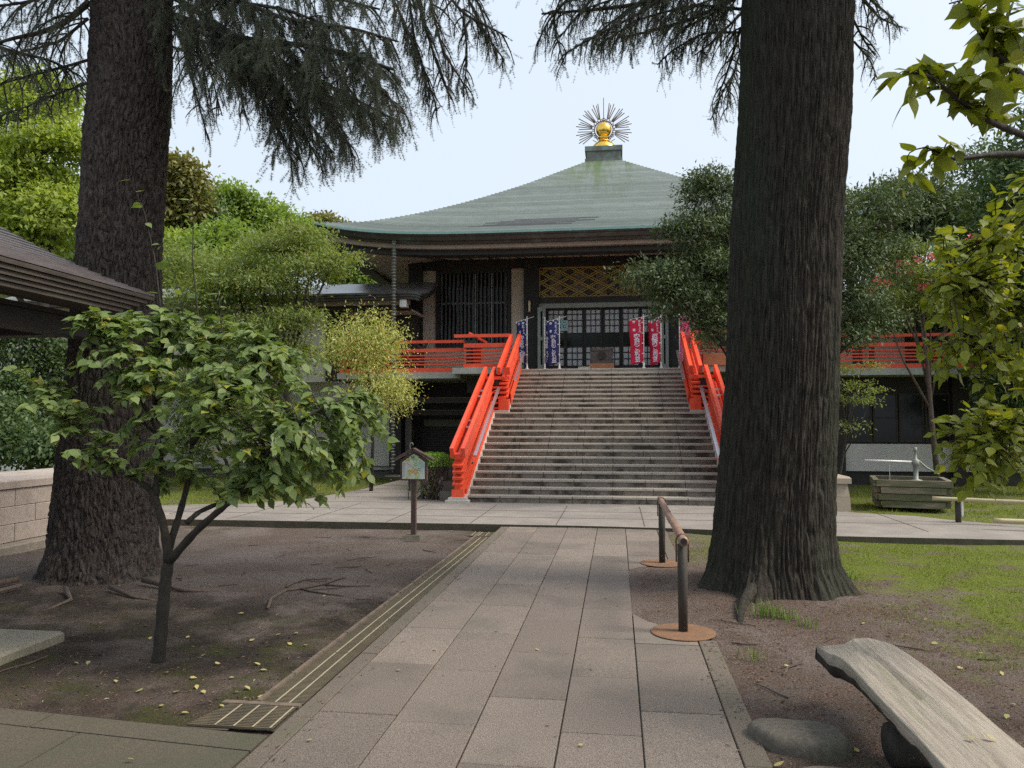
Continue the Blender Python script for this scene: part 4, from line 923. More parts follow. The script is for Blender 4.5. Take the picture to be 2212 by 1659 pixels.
b_ = MB(); ed = random.Random(3)
for y0_ in np.arange(4.42, 11.5, .5):
    b_.beam((-2.125, y0_, zd(y0_)-.004), (-2.125, y0_+.49, zd(y0_+.49)-.004+ed.uniform(-.003, .003)), .026, .03)
b_.box(-2.33, -1.85, 4.365, 4.41, -.05, -.006); b_.build('frame', mat('frame_mortar', (.20, .155, .115), (.12, .095, .075), 8, .95, .4, 40), dg_)

# ---- pavilion at the left: roof edge, beam and stone floor
pv = thing('pavilion', 'small open pavilion with a layered shingle roof at the left edge', 'pavilion', (-6.7, 3.9, 0))
zc_ = lambda d: 2.88+.34*d+.055*d*d       # height above the eave, d inwards
shing = mat('grey_shingles', (.155, .135, .14), (.105, .09, .095), 6, .45, .1, 40, stretch=(3, .6, 3), spec=.6); eave_w = mat('old_shingle_edge', (.085, .068, .055), (.045, .037, .032), 5, .85, .2, 30, stretch=(3, .4, 3), c3=(.10, .105, .085), s3=1.8, t3=(.58, .8))
YB, YE = 0.5, 6.9; xe = -4.45; b_ = MB(); n = 16; W_ = 2.3
for k in range(n):
    d0, d1 = W_*k/n, W_*(k+1)/n
    for sgn in (1, -1):
        X_ = (lambda d: xe-d) if sgn > 0 else (lambda d: -8.95+d)
        b_.add([(X_(d0), YB, zc_(d0)+.014), (X_(d0), YE, zc_(d0)+.014), (X_(d1+.01), YE, zc_(d1)+.002), (X_(d1+.01), YB, zc_(d1)+.002), (X_(d0), YB, zc_(d0)-.01), (X_(d0), YE, zc_(d0)-.01)], [(0, 1, 2, 3), (0, 4, 5, 1)] if sgn < 0 else [(3, 2, 1, 0), (1, 5, 4, 0)])
b_.build('roof', shing, pv)
for k in range(5):
    i0 = .02*k; b_ = MB(); b_.box(xe-.4, xe-i0-.004, YB, YE-.09*k-.004, 2.868-.04*(k+1), 2.868-.04*k-.005)
    for j in range(8):
        d0, d1 = .25+(W_-.25)*j/8, .25+(W_-.25)*(j+1)/8; za, zb2 = zc_(d0)-.012-.04*(k+1), zc_(d1)-.012-.04*(k+1); h_ = .035
        b_.add([(xe-d0, YE-.09*k-.004, za), (xe-d1, YE-.09*k-.004, zb2), (xe-d1, YE-.09*k-.004, zb2+h_), (xe-d0, YE-.09*k-.004, za+h_), (xe-d0, YE-.4, za), (xe-d1, YE-.4, zb2)], [(0, 1, 2, 3), (0, 4, 5, 1)])
    b_.build('eave_layer', eave_w, pv)
b_ = MB(); b_.box(-8.5, -4.85, YB, 6.55, 2.60, 2.64); b_.build('ceiling', dark, pv)
b_ = MB(); b_.box(-5.12, -4.9, YB, 6.72, 2.44, 2.64); b_.build('edge_beam', dark, pv)
b_ = MB(); b_.box(-8.3, -5.12, 6.3, 6.5, 2.44, 2.63); b_.build('tie_beam', dark, pv)
for px, py in ((-5.75, 5.1), (-7.9, 5.1), (-5.75, 1.2), (-7.9, 1.2)): MB().box(px-.08, px+.08, py-.08, py+.08, .06, 2.62).build('post', dark, pv)
MB().slab(-9.2, -4.19, .4, 5.44, -.12, .06, .02).build('stone_floor', mat('floor_slab', (.30, .27, .21), (.22, .20, .155), 40, .8, .12, 110, c3=(.14, .145, .09), s3=1.6, t3=(.5, .7), detail=3), pv)
# ---- low block wall behind it
wl = thing('block_wall', 'low pale stone block wall with a flat coping, left of the cedar', 'stone wall', (-8.6, 10.5, 0))
blk = mat('pale_blocks', (.44, .37, .32), (.35, .295, .255), 20, .85, .15, 90, c3=(.26, .22, .18), s3=2.2, t3=(.5, .72), detail=4)
b_ = MB(); xw = -7.98
for r_ in range(3):
    y = 7.2-.35*(r_ % 2)
    while y < 12.4:
        y1_ = min(y+.72, 12.5); b_.slab(-9.4, xw-.004*r_, max(y, 7.2)+.005, y1_-.005, .06+r_*.235+.005, .06+(r_+1)*.235-.004, .008); y += .72
b_.build('blocks', blk, wl)
b_ = MB(); b_.box(-9.3, xw-.03, 7.25, 12.45, .06, .77); b_.build('core', kerb_m, wl)
MB().slab(-9.5, xw+.02, 7.15, 12.55, .77, .875, .012).build('coping', blk, wl); MB().slab(-9.5, xw+.2, 7.1, 12.65, -.15, .055, .02).build('plinth', mat('plinth_stone', (.30, .26, .21), (.23, .20, .165), 9, .9, .2, 60), wl)

# ---- right side: pedestal, well, bamboo barriers
pd = thing('stone_pedestal', 'stepped granite pedestal half hidden behind the large trunk', 'pedestal', (3.6, 15.2, 0))
gp = mat('warm_granite', (.40, .34, .265), (.33, .28, .22), 60, .85, .1, 110, detail=3)
def frus(x0, x1, y0, y1, z0, z1, b1): return MB().add([(x0, y0, z0), (x1, y0, z0), (x1, y1, z0), (x0, y1, z0), (x0+b1, y0+b1, z1), (x1-b1, y0+b1, z1), (x1-b1, y1-b1, z1), (x0+b1, y1-b1, z1)], [(3, 2, 1, 0), (4, 5, 6, 7), (0, 1, 5, 4), (1, 2, 6, 5), (2, 3, 7, 6), (3, 0, 4, 7)])
frus(3.0, 4.20, 14.72, 15.9, .03, .29, .012).build('base_course', gp, pd); frus(3.015, 4.185, 14.735, 15.885, .294, .53, .03).build('base_course', gp, pd)
MB().slab(2.99, 4.21, 14.70, 15.92, .535, .66, .03).build('cap', gp, pd); frus(3.22, 3.98, 14.94, 15.68, .66, .92, .01).build('upper_block', gp, pd)
we = thing('well', 'old square well curb of stacked mossy planks with a pump', 'well', (5.75, 16.3, 0))
wm = mat('mossy_planks', (.27, .225, .17), (.16, .14, .105), 7, .9, .3, 40, stretch=(.4, .4, 2), c3=(.08, .095, .04), s3=2.5, t3=(.45, .68)); ca, sa = math.cos(R(-14)), math.sin(R(-14))
def wxy(a, bb): return (5.78+a*ca-bb*sa, 16.35+a*sa+bb*ca)
for k in range(4):
    h0 = .0+.135*k; s_ = .60+(.0, .0, .02, .035)[k]; b_ = MB()
    for (a0, b0, a1, b1) in ((-s_, -s_, s_, -s_), (s_, -s_, s_, s_), (s_, s_, -s_, s_), (-s_, s_, -s_, -s_)):
        p0, p1 = wxy(a0, b0), wxy(a1, b1); ins = .06 if (k % 2) == 0 else 0
        d = Vector((p1[0]-p0[0], p1[1]-p0[1], 0)).normalized()*ins
        b_.beam((p0[0]+d.x, p0[1]+d.y, h0+.066), (p1[0]-d.x, p1[1]-d.y, h0+.066), .1, .122)
    b_.build('plank_course', wm, we)
b_ = MB(); b_.prism([wxy(-.58, -.58), wxy(.58, -.58), wxy(.58, .58), wxy(-.58, .58)], .40, .45); b_.build('cover', dark, we)
px, py = wxy(.12, 0); b_ = MB(); b_.lathe((px, py, .45), [(.13, 0), (.12, .05), (.045, .07), (.045, .34), (.065, .35), (.065, .45), (.03, .47), (.02, .62), (.035, .63), (.03, .70)], 14); pump = b_.build('pump', alu, we, True)
b_ = MB(); b_.tube([(px-.03, py, .86), (px-.98, py-.05, .885)], .022, 8); b_.build('spout_pipe', white_p, we, True)
b_ = MB(); b_.tube([(px+.04, py, .9), (px+.2, py, .75), (px+.42, py-.02, .62)], .018, 8); b_.build('handle', alu, we, True)
b_ = MB(); b_.tube([(px-.5, py-.02, .86), (px-.5, py-.02, .5)], .005, 5); b_.build('water_stream', white_p, we)
bf = thing('bamboo_barrier', 'pale bamboo pole tied to a short dark post on the right lawn', 'barrier', (5.5, 13.4, 0))
MB().tube([(5.48, 13.42, -.1), (5.48, 13.42, .40)], .045, 12).build('post', postw, bf, True)
def bam(a, bb, r_, name, m, par):
    a, bb = Vector(a), Vector(bb); n_ = 24; return MB().tube([a.lerp(bb, k/n_) for k in range(n_+1)], [r_+(.003 if k % 5 == 0 else 0) for k in range(n_+1)], 10).build(name, m, par, True)
bam((5.12, 13.5, .405), (7.6, 12.4, .41), .030, 'bamboo_pole', bamboo_y, bf)
MB().box(5.51, 5.54, 13.36, 13.38, .14, .43).build('tie', white_p, bf); MB().tube([(7.5, 12.45, -.1), (7.5, 12.45, .40)], .045, 12).build('post', postw, bf, True)
bf = thing('bamboo_barrier', 'low thick bamboo pole close to the ground at the right edge', 'barrier', (6.5, 12.6, 0))
bam((5.62, 12.55, .17), (8.2, 12.1, .16), .036, 'bamboo_pole', bamboo_y, bf); MB().tube([(7.0, 12.36, -.1), (7.0, 12.36, .15)], .04, 10).build('post', postw, bf, True)
# ---- garden wall far left
gw = thing('garden_wall', 'white plaster garden wall with a tiled cap and an orange-brown post', 'wall', (-17, 22, 0))
MB().box(-26, -14.6, 21.9, 22.1, -.1, 1.5).build('plaster', white_pl, gw); MB().extr([(21.75, 1.5), (22.25, 1.5), (22.0, 1.75)], -26, -14.6).build('tiled_cap', mat('grey_tiles', (.20, .185, .175), (.14, .13, .125), 8, .8, .3, 20), gw)
MB().box(-17.2, -16.8, 21.7, 21.88, 0, 2.0).build('post', orange_m, gw)

# ================================================================== TREES
def px2m(px, Y): return px*Y/FPX
def trunk_mesh(name, prof, Yc, ztop, m, parent, kind, na=520, nz=760, lobes=()):
    """prof: (z, centre x, radius) from the ground up; real bark relief"""
    z = np.concatenate([np.linspace(-.25, 6.6, nz-40), np.linspace(6.8, ztop, 40)]); a = np.linspace(0, 2*np.pi, na, endpoint=False)+np.pi/2
    A, Z = np.meshgrid(a, z); P = np.array(prof); rr = np.interp(Z, P[:, 0], P[:, 2]); cx = np.interp(Z, P[:, 0], P[:, 1])
    s_ = A*.6
    if kind == 'scaly':
        wx = s_/.030+1.1*vnoise(s_/.12, Z/.2, 5)+.5*vnoise(s_/.03, Z/.05, 6); wz = Z/.085+1.2*vnoise(s_/.08, Z/.3, 8)
        n1 = 1-np.abs(2*vnoise(wx, wz*.9, 1)-1); n2 = vnoise(s_/.02, Z/.07, 2); n3 = fbm(s_/.3, Z/.5, 3)
        n4 = vnoise(s_/.009, Z/.03, 17); h = -.026*np.clip(n1*3-2.1, 0, 1)+.018*n2+.010*n4+.03*(n3-.5)+.016*np.floor(4*vnoise(wx*1.3, wz*1.2, 12))/4-.012
    else:
        wx = s_/.021+1.3*vnoise(s_/.15, Z/.7, 5)
        n1 = 1-np.abs(2*vnoise(wx, Z/.42, 1)-1); n2 = vnoise(s_/.011, Z/.16, 2); n3 = fbm(s_/.35, Z/1.2, 3)
        n4 = vnoise(s_/.008, Z/.05, 17); h = -.022*np.clip(n1*2.6-1.6, 0, 1)+.016*n2+.009*n4+.025*(n3-.5)-.008
    lob = np.zeros_like(A)
    for (la, lw, lh, lz) in lobes: d = (A-R(la)+np.pi) % (2*np.pi)-np.pi; lob += lh*np.exp(-(d/lw)**2)*np.exp(-np.clip(Z+.05, 0, None)/lz)
    r_ = rr+h+lob
    V = np.stack([cx+r_*np.cos(A), Yc+r_*np.sin(A), Z], -1).reshape(-1, 3)
    i = np.arange(nz*na).reshape(nz, na); j = np.roll(i, -1, 1)
    F = np.stack([i[:-1], j[:-1], j[1:], i[1:]], -1).reshape(-1, 4)
    return npmesh(name, V, F, m, parent, smooth=True)
# needle sprig of the cedars: hanging twig with tufts of needles
def sprig(seed):
    r_ = np.random.default_rng(seed); V, F = [], []
    def tri(a, b, c): k = len(V); V.extend([a, b, c]); F.append((k, k+1, k+2))
    n = 8; bend = r_.uniform(-.15, .15)
    ax = lambda t: np.array([bend*t*t*.6, .05*math.sin(t*5+seed)*t, -t])
    for k in range(n):
        a, b = ax(k/n), ax((k+1)/n); w_ = .006*(1-.6*k/n); tri(a-[w_, 0, 0], a+[w_, 0, 0], b); tri(a-[0, w_, 0], a+[0, w_, 0], b)
        if r_.random() < .12: continue
        c = ax((k+.6)/n); m_ = 9
        for q in range(m_):
            d = np.array([math.cos(q*.7*2+k), math.sin(q*.7*2+k), r_.uniform(-1.0, .5)]); d /= np.linalg.norm(d); L = r_.uniform(.09, .16)
            p_ = np.cross(d, [0, 0, 1.]); p_ /= np.linalg.norm(p_); tri(c-p_*.012, c+p_*.012, c+d*L)
    return np.array(V), np.array(F)
SPR = [sprig(s_) for s_ in range(5)]
def place_sprigs(P, D, S_):
    """sprigs (hanging along -z in their own frame) turned to D"""
    Vs, Fs, Rs, k0 = [], [], [], 0; P, D, S_ = np.asarray(P), np.asarray(D), np.asarray(S_)
    which = RNG.integers(0, len(SPR), len(P))
    for w_ in range(len(SPR)):
        ix = np.where(which == w_)[0]
        if not len(ix): continue
        v, f = SPR[w_]; d = D[ix]/np.linalg.norm(D[ix], axis=1, keepdims=True); az = RNG.random(len(ix))*2*np.pi
        t_ = np.stack([np.cos(az), np.sin(az), np.zeros(len(ix))], 1); x_ = t_-d*(t_*d).sum(1, keepdims=True); x_ /= np.linalg.norm(x_, axis=1, keepdims=True); y_ = np.cross(-d, x_)
        V = P[ix][:, None]+S_[ix][:, None, None]*(v[None, :, :1]*x_[:, None]+v[None, :, 1:2]*y_[:, None]-v[None, :, 2:]*d[:, None])
        F = (np.arange(len(ix))*len(v))[:, None, None]+f[None]+k0
        Vs.append(V.reshape(-1, 3)); Fs.append(F.reshape(-1, 3)); Rs.append(np.repeat(RNG.random(len(ix)), len(v))); k0 += len(ix)*len(v)
    return np.concatenate(Vs), np.concatenate(Fs), np.concatenate(Rs)
def cedar_branches(wood, brs):
    """brs: (points, thickness, sub-branch length, spacing, sprig density, sprig size)"""
    P, D, S_ = [], [], []
    for pts, r0, L0, step, dens, ss in brs:
        pts = [Vector(q) for q in pts]
        # smooth
        sm_ = []
        for a, b_ in zip(pts, pts[1:]): sm_ += [a.lerp(b_, k/6) for k in range(6)]
        sm_.append(pts[-1])
        for k in range(3): sm_ = [sm_[0]]+[(sm_[i-1]+sm_[i]*2+sm_[i+1])/4 for i in range(1, len(sm_)-1)]+[sm_[-1]]
        n = len(sm_); wood.tube(sm_, [r0*.72*(1-.8*i/n)+.004 for i in range(n)], 7)
        for i in range(2, n-1):
            for q in range(2): P.append(sm_[i].lerp(sm_[i+1], random.random())); D.append(rdir(1)[0]+np.array([0, 0, .1])); S_.append(ss*.6)
        tot = sum((b_-a).length for a, b_ in zip(sm_, sm_[1:])); d_ = .0; acc = 0; side = 1
        for i in range(n-1):
            a, b_ = sm_[i], sm_[i+1]; seg_ = (b_-a).length; dv = (b_-a).normalized(); acc += seg_; d_ += seg_
            while acc > step:
                acc -= step; side = -side; t_ = d_/tot
                lat = dv.cross(Vector((0, 0, 1))); lat = lat.normalized()*side if lat.length > .05 else Vector((side, 0, 0))
                L = L0*(1.08-.55*t_)*random.uniform(.55, 1.2); az = Vector((random.gauss(0, .35), random.gauss(0, .35), random.gauss(-.1, .25)))
                v = (dv*random.uniform(.2, .9)+lat*random.uniform(.25, 1.)+az).normalized(); q = a.copy(); sub = [q.copy()]; m_ = 9
                for k in range(m_):
                    v = (v+Vector((0, 0, -.17))+Vector((random.gauss(0, .06), random.gauss(0, .06), 0))).normalized(); q = q+v*(L/m_); sub.append(q.copy())
                wood.tube(sub, [.009*(1-.8*k/m_)+.0015 for k in range(m_+1)], 4, False)
                cnt = max(2, int(L/.032*dens*(1.1 if dens > 1.05 else .8)))
                for k in range(cnt):
                    f_ = (k+random.random())/cnt*m_; j = min(m_-1, int(f_)); q = sub[j].lerp(sub[j+1], f_-j); sv = (sub[j+1]-sub[j]).normalized()
                    P.append(q); D.append(Vector((0, 0, -1))*random.uniform(.25, 1.15)+sv*.7+Vector((random.gauss(0, .42), random.gauss(0, .42), random.gauss(0, .2)))); S_.append(ss*random.uniform(.4, 1.1))
    return P, D, S_
def hand(*pts): return [at(*p_) for p_ in pts]
SL, SR = .815, .96
LT = [(-.3, -5.43, .80), (-.09, -5.43, .74), (.10, -5.427, .68), (.34, -5.428, .63), (.74, -5.43, .605), (1.86, -5.368, .55), (3.41, -5.319, .50), (4.72, -5.284, .505), (5.28, -5.24, .50), (6.26, -5.254, .49), (13, -5.2, .40)]
t1 = thing('cedar_tree', 'tall cedar on the left with thick scaly trunk and drooping dark branches', 'cedar tree', (-5.4, 7.6, 0), 'two old cedars')
LT = [(a, b_, r_*SL) for a, b_, r_ in LT]
trunk_mesh('trunk', LT, 7.6, 12, bark_l, t1, 'scaly', lobes=((200, .3, .12, .2), (250, .22, .10, .25), (285, .2, .10, .2), (320, .3, .14, .18), (20, .3, .12, .2)))
W_ = MB()
brs = [(hand((365, 30, 7.5), (520, 85, 7.2), (690, 100, 6.9), (850, 150, 6.6)), .05, .95, .05, 1.6, .22),
       (hand((370, -10, 7.6), (560, 110, 8.0), (720, 190, 8.2), (865, 265, 8.3)), .045, .85, .05, 1.6, .22),
       (hand((480, 60, 7.4), (590, 160, 7.3), (670, 270, 7.3), (720, 330, 7.3)), .03, .55, .045, 1.5, .2),
       (hand((560, 100, 7.9), (610, 220, 7.9), (640, 310, 7.9), (650, 345, 7.9)), .025, .42, .05, 1.1, .2),
       (hand((690, 110, 7.4), (760, 200, 7.3), (810, 260, 7.3)), .02, .55, .05, 1.4, .2),
       (hand((880, -80, 7.5), (925, 80, 7.5), (955, 170, 7.5), (975, 215, 7.5)), .02, .50, .06, .75, .19),
       (hand((930, -60, 7.4), (1000, 30, 7.4), (1060, 60, 7.4), (1095, 80, 7.4)), .018, .50, .07, .7, .19),
       (hand((365, 60, 7.9), (420, 85, 7.9), (480, 100, 8.), (540, 120, 8.)), .02, .95, .085, .62, .2),
       (hand((192, 5, 7.4), (140, 50, 7.2), (85, 72, 7.0), (30, 82, 6.9), (-60, 110, 6.8)), .045, .7, .075, .75, .2),
       (hand((-120, 60, 7.5), (20, 110, 7.6), (110, 130, 7.8), (175, 165, 8.0)), .03, .75, .06, 1.0, .2),
       (hand((190, 130, 7.9), (120, 150, 7.9), (40, 170, 7.9), (-60, 200, 7.9)), .02, .6, .08, .8, .2),
       (hand((370, -140, 7.5), (560, -90, 7), (800, -70, 6.5), (960, -50, 6.2)), .05, .75, .07, 1.1, .22),
       (hand((600, -80, 7.5), (700, -10, 7.4), (820, 20, 7.2)), .03, .6, .06, 1.2, .2)]
def overhead(cx, cy, n, zlo, zhi, seed, ymax):  # unseen branches above the frame, put in to shade the foreground
    rr = random.Random(seed); out = []
    while len(out) < n:
        a = rr.uniform(0, 2*math.pi); L = rr.uniform(2.6, 4.6); z = rr.uniform(zlo, zhi); e = Vector((cx+L*math.cos(a), cy+L*math.sin(a), z-.5))
        if e.y > ymax: continue
        out.append(([Vector((cx, cy, z)), Vector((cx+.5*L*math.cos(a), cy+.5*L*math.sin(a), z+.15)), e], .05, 1.1, .12, .6, .55))
    return out
brs += [(hand((500, 70, 7.6), (560, 200, 7.4), (610, 300, 7.3), (632, 350, 7.3)), .022, .50, .05, 1.3, .23),
        (hand((620, 100, 7.2), (700, 230, 7.0), (755, 320, 6.9)), .02, .52, .045, 1.3, .23), (hand((760, 130, 6.8), (835, 205, 6.6), (870, 245, 6.5)), .018, .45, .045, 1.3, .22),
        (hand((560, 60, 7.8), (515, 170, 7.8), (530, 250, 7.8)), .018, .48, .06, .8, .22), (hand((640, 130, 7.6), (735, 270, 7.5), (765, 340, 7.5)), .018, .42, .05, 1.2, .22),
        (hand((440, -40, 7.2), (600, 40, 7.0), (760, 60, 6.8), (860, 90, 6.7)), .03, .7, .05, 1.4, .23), (hand((690, 200, 7.9), (800, 240, 7.9), (860, 290, 7.9)), .018, .45, .05, 1.2, .22),
        (hand((370, 100, 8.2), (450, 130, 8.3), (520, 170, 8.4)), .015, .8, .1, .5, .22), (hand((820, -60, 7.2), (880, 60, 7.2), (900, 130, 7.2)), .015, .5, .06, .8, .21),
        (hand((1000, -60, 7.6), (1040, 20, 7.6), (1070, 120, 7.6)), .015, .42, .07, .7, .2)]
brs += [(hand((880, -40, 7.5), (895, 90, 7.5), (930, 190, 7.5), (945, 240, 7.5)), .014, .42, .05, .9, .2), (hand((920, -40, 7.3), (955, 110, 7.3), (995, 170, 7.3), (1010, 200, 7.3)), .014, .42, .05, .9, .2),
        (hand((990, -50, 7.7), (1040, 60, 7.7), (1075, 110, 7.7), (1090, 130, 7.7)), .014, .42, .055, .9, .2), (hand((860, 20, 7.8), (910, 130, 7.8), (925, 230, 7.8)), .012, .38, .05, .9, .2), (hand((1000, 20, 7.6), (1010, 120, 7.6), (1000, 210, 7.6)), .012, .35, .055, .8, .2),
        (hand((370, 20, 8.1), (400, 120, 8.1), (430, 230, 8.1), (450, 300, 8.1)), .012, .42, .07, .6, .2), (hand((400, 40, 8.3), (450, 140, 8.3), (480, 250, 8.3)), .012, .45, .07, .6, .2),
        (hand((190, 40, 7.7), (130, 90, 7.8), (60, 110, 7.8), (-40, 130, 7.8)), .02, .6, .05, 1., .2), (hand((195, -40, 7.2), (120, -10, 7.0), (30, 10, 6.8), (-80, 20, 6.8)), .025, .6, .05, 1.1, .2), (hand((190, 180, 8.1), (130, 200, 8.1), (60, 230, 8.1), (0, 250, 8.1)), .015, .5, .06, .9, .2),
        (hand((380, -60, 7.4), (480, 0, 7.2), (620, 20, 7.0), (720, 60, 6.9)), .03, .6, .05, 1.3, .22), (hand((560, 150, 7.6), (640, 260, 7.5), (690, 350, 7.5)), .016, .45, .045, 1.3, .22)]
brs += overhead(-5.3, 7.6, 20, 7.6, 11.5, 5, 9.0)
P_, D_, S__ = cedar_branches(W_, brs); W_.build('limbs', twig_m, t1, True); V, F, r_ = place_sprigs(P_, D_, S__); npmesh('crown', V, F, cedar_leaf, t1, r_)
def roots(name, lst, m, par):
    b2 = MB()
    for pts, r0 in lst:
        q = [Vector((x_, y_, float(zg(x_, y_))+dz)) for x_, y_, dz in pts]; n = len(q); b2.tube(q, [r0*(1-.7*i/(n-1)) for i in range(n)], 8)
    return b2.build(name, m, par, True)
root_m = mat('root_bark', (.12, .09, .072), (.07, .052, .042), 12, .9, .4, 40)
roots('root', [([(-5.9, 7.0, .06), (-6.3, 6.6, .03), (-6.9, 6.3, .0)], 0.030), ([(-5.7, 6.8, .05), (-6.0, 6.3, .02), (-6.6, 5.9, -.01)], 0.022)], root_m, t1)
roots('root', [([(-5.2, 6.75, .05), (-4.95, 6.5, .02), (-5.0, 6.2, -.01)], 0.025), ([(-4.85, 6.9, .05), (-4.5, 6.75, .015), (-4.2, 6.75, -.01)], 0.025), ([(-4.7, 7.2, .06), (-4.2, 7.1, .02), (-3.8, 7.25, -.01)], 0.030)], root_m, t1)

RT = [(-.3, 1.536, .80), (-.1, 1.536, .73), (.09, 1.534, .675), (.27, 1.527, .63), (.55, 1.541, .60), (1.24, 1.591, .575), (2.03, 1.648, .565), (3.59, 1.719, .555), (4.79, 1.819, .57), (6.0, 1.873, .568), (13, 2.1, .45)]
t2 = thing('cedar_tree', 'massive dark cedar on the right with finely furrowed mossy trunk by the guard rail', 'cedar tree', (1.55, 8.05, 0), 'two old cedars')
RT = [(a, b_, r_*SR) for a, b_, r_ in RT]
trunk_mesh('trunk', RT, 8.05, 12, bark_r, t2, 'fibrous', lobes=((245, .2, .30, .22), (200, .25, .2, .2), (300, .2, .10, .25), (340, .3, .18, .2)))
roots('root', [([(1.25, 7.45, .10), (1.12, 7.15, .05), (1.03, 6.85, .015), (.98, 6.5, -.05)], .062)], bark_r, t2)
W_ = MB()
brs = [(hand((1600, -80, 8), (1450, 0, 8.2), (1300, 20, 8.4), (1170, 30, 8.5)), .045, .55, .06, .95, .2),
       (hand((1600, -10, 8.3), (1500, 40, 8.6), (1400, 70, 8.8), (1340, 80, 8.9)), .03, .5, .055, .95, .2),
       (hand((1600, 60, 8.6), (1570, 160, 9.2), (1550, 210, 9.4)), .02, .5, .075, .6, .2),
       (hand((1560, 20, 8.8), (1480, 60, 9), (1440, 100, 9)), .02, .5, .06, .9, .2),
       (hand((1330, -60, 8.2), (1250, 30, 8.3), (1210, 80, 8.3)), .02, .5, .07, .7, .2),
       (hand((1840, -60, 8.2), (1880, 0, 8.4), (1930, 40, 8.5)), .025, .5, .06, .8, .2),
       (hand((1842, 40, 8.6), (1868, 90, 8.8), (1890, 120, 8.9)), .015, .38, .06, .8, .18),
       (hand((2290, -70, 9), (2120, -10, 9), (2050, 8, 9)), .02, .3, .07, .7, .18),
       (hand((1420, -90, 8), (1200, -70, 7.8), (1050, -50, 7.6)), .03, .4, .09, .7, .2)]
brs += [(hand((1520, -80, 8), (1400, 20, 8), (1280, 80, 8), (1215, 120, 8)), .022, .5, .055, .9, .21), (hand((1600, 30, 8.9), (1540, 90, 9), (1500, 120, 9)), .018, .5, .055, .9, .21),
        (hand((1450, -80, 8.6), (1350, -10, 8.6), (1260, 20, 8.6)), .022, .5, .05, 1., .21), (hand((1600, 110, 9.3), (1575, 190, 9.5), (1570, 240, 9.6)), .014, .35, .06, .7, .2), (hand((1600, -60, 8.9), (1540, 0, 9), (1470, 20, 9)), .02, .6, .05, 1., .22),
        (hand((1845, 90, 8.8), (1880, 130, 9), (1895, 170, 9.1)), .012, .3, .06, .7, .18), (hand((1846, -20, 8.6), (1900, 40, 8.7), (1950, 60, 8.8)), .015, .42, .06, .8, .19)]
brs += [(hand((1600, 20, 8.4), (1500, 10, 8.5), (1380, 40, 8.6), (1290, 100, 8.6)), .02, .5, .045, 1.1, .21), (hand((1560, -60, 8.2), (1440, -30, 8.2), (1330, 40, 8.2), (1270, 90, 8.2)), .02, .55, .045, 1.1, .21), (hand((1600, 70, 8.7), (1520, 70, 8.8), (1450, 110, 8.8), (1420, 140, 8.8)), .016, .45, .045, 1., .2),
        (hand((1330, -80, 8.4), (1240, -20, 8.4), (1180, 50, 8.4), (1160, 100, 8.4)), .016, .45, .05, .9, .2), (hand((1240, -60, 8.6), (1190, 40, 8.6), (1220, 140, 8.6)), .012, .35, .05, .8, .2), (hand((1590, 150, 9.2), (1560, 200, 9.3), (1535, 260, 9.4)), .012, .4, .05, .9, .2)]
brs += overhead(1.9, 8.05, 22, 7.6, 11.5, 8, 9.4)
P_, D_, S__ = cedar_branches(W_, brs); W_.build('limbs', twig_m, t2, True); V, F, r_ = place_sprigs(P_, D_, S__); npmesh('crown', V, F, cedar_leaf, t2, r_)

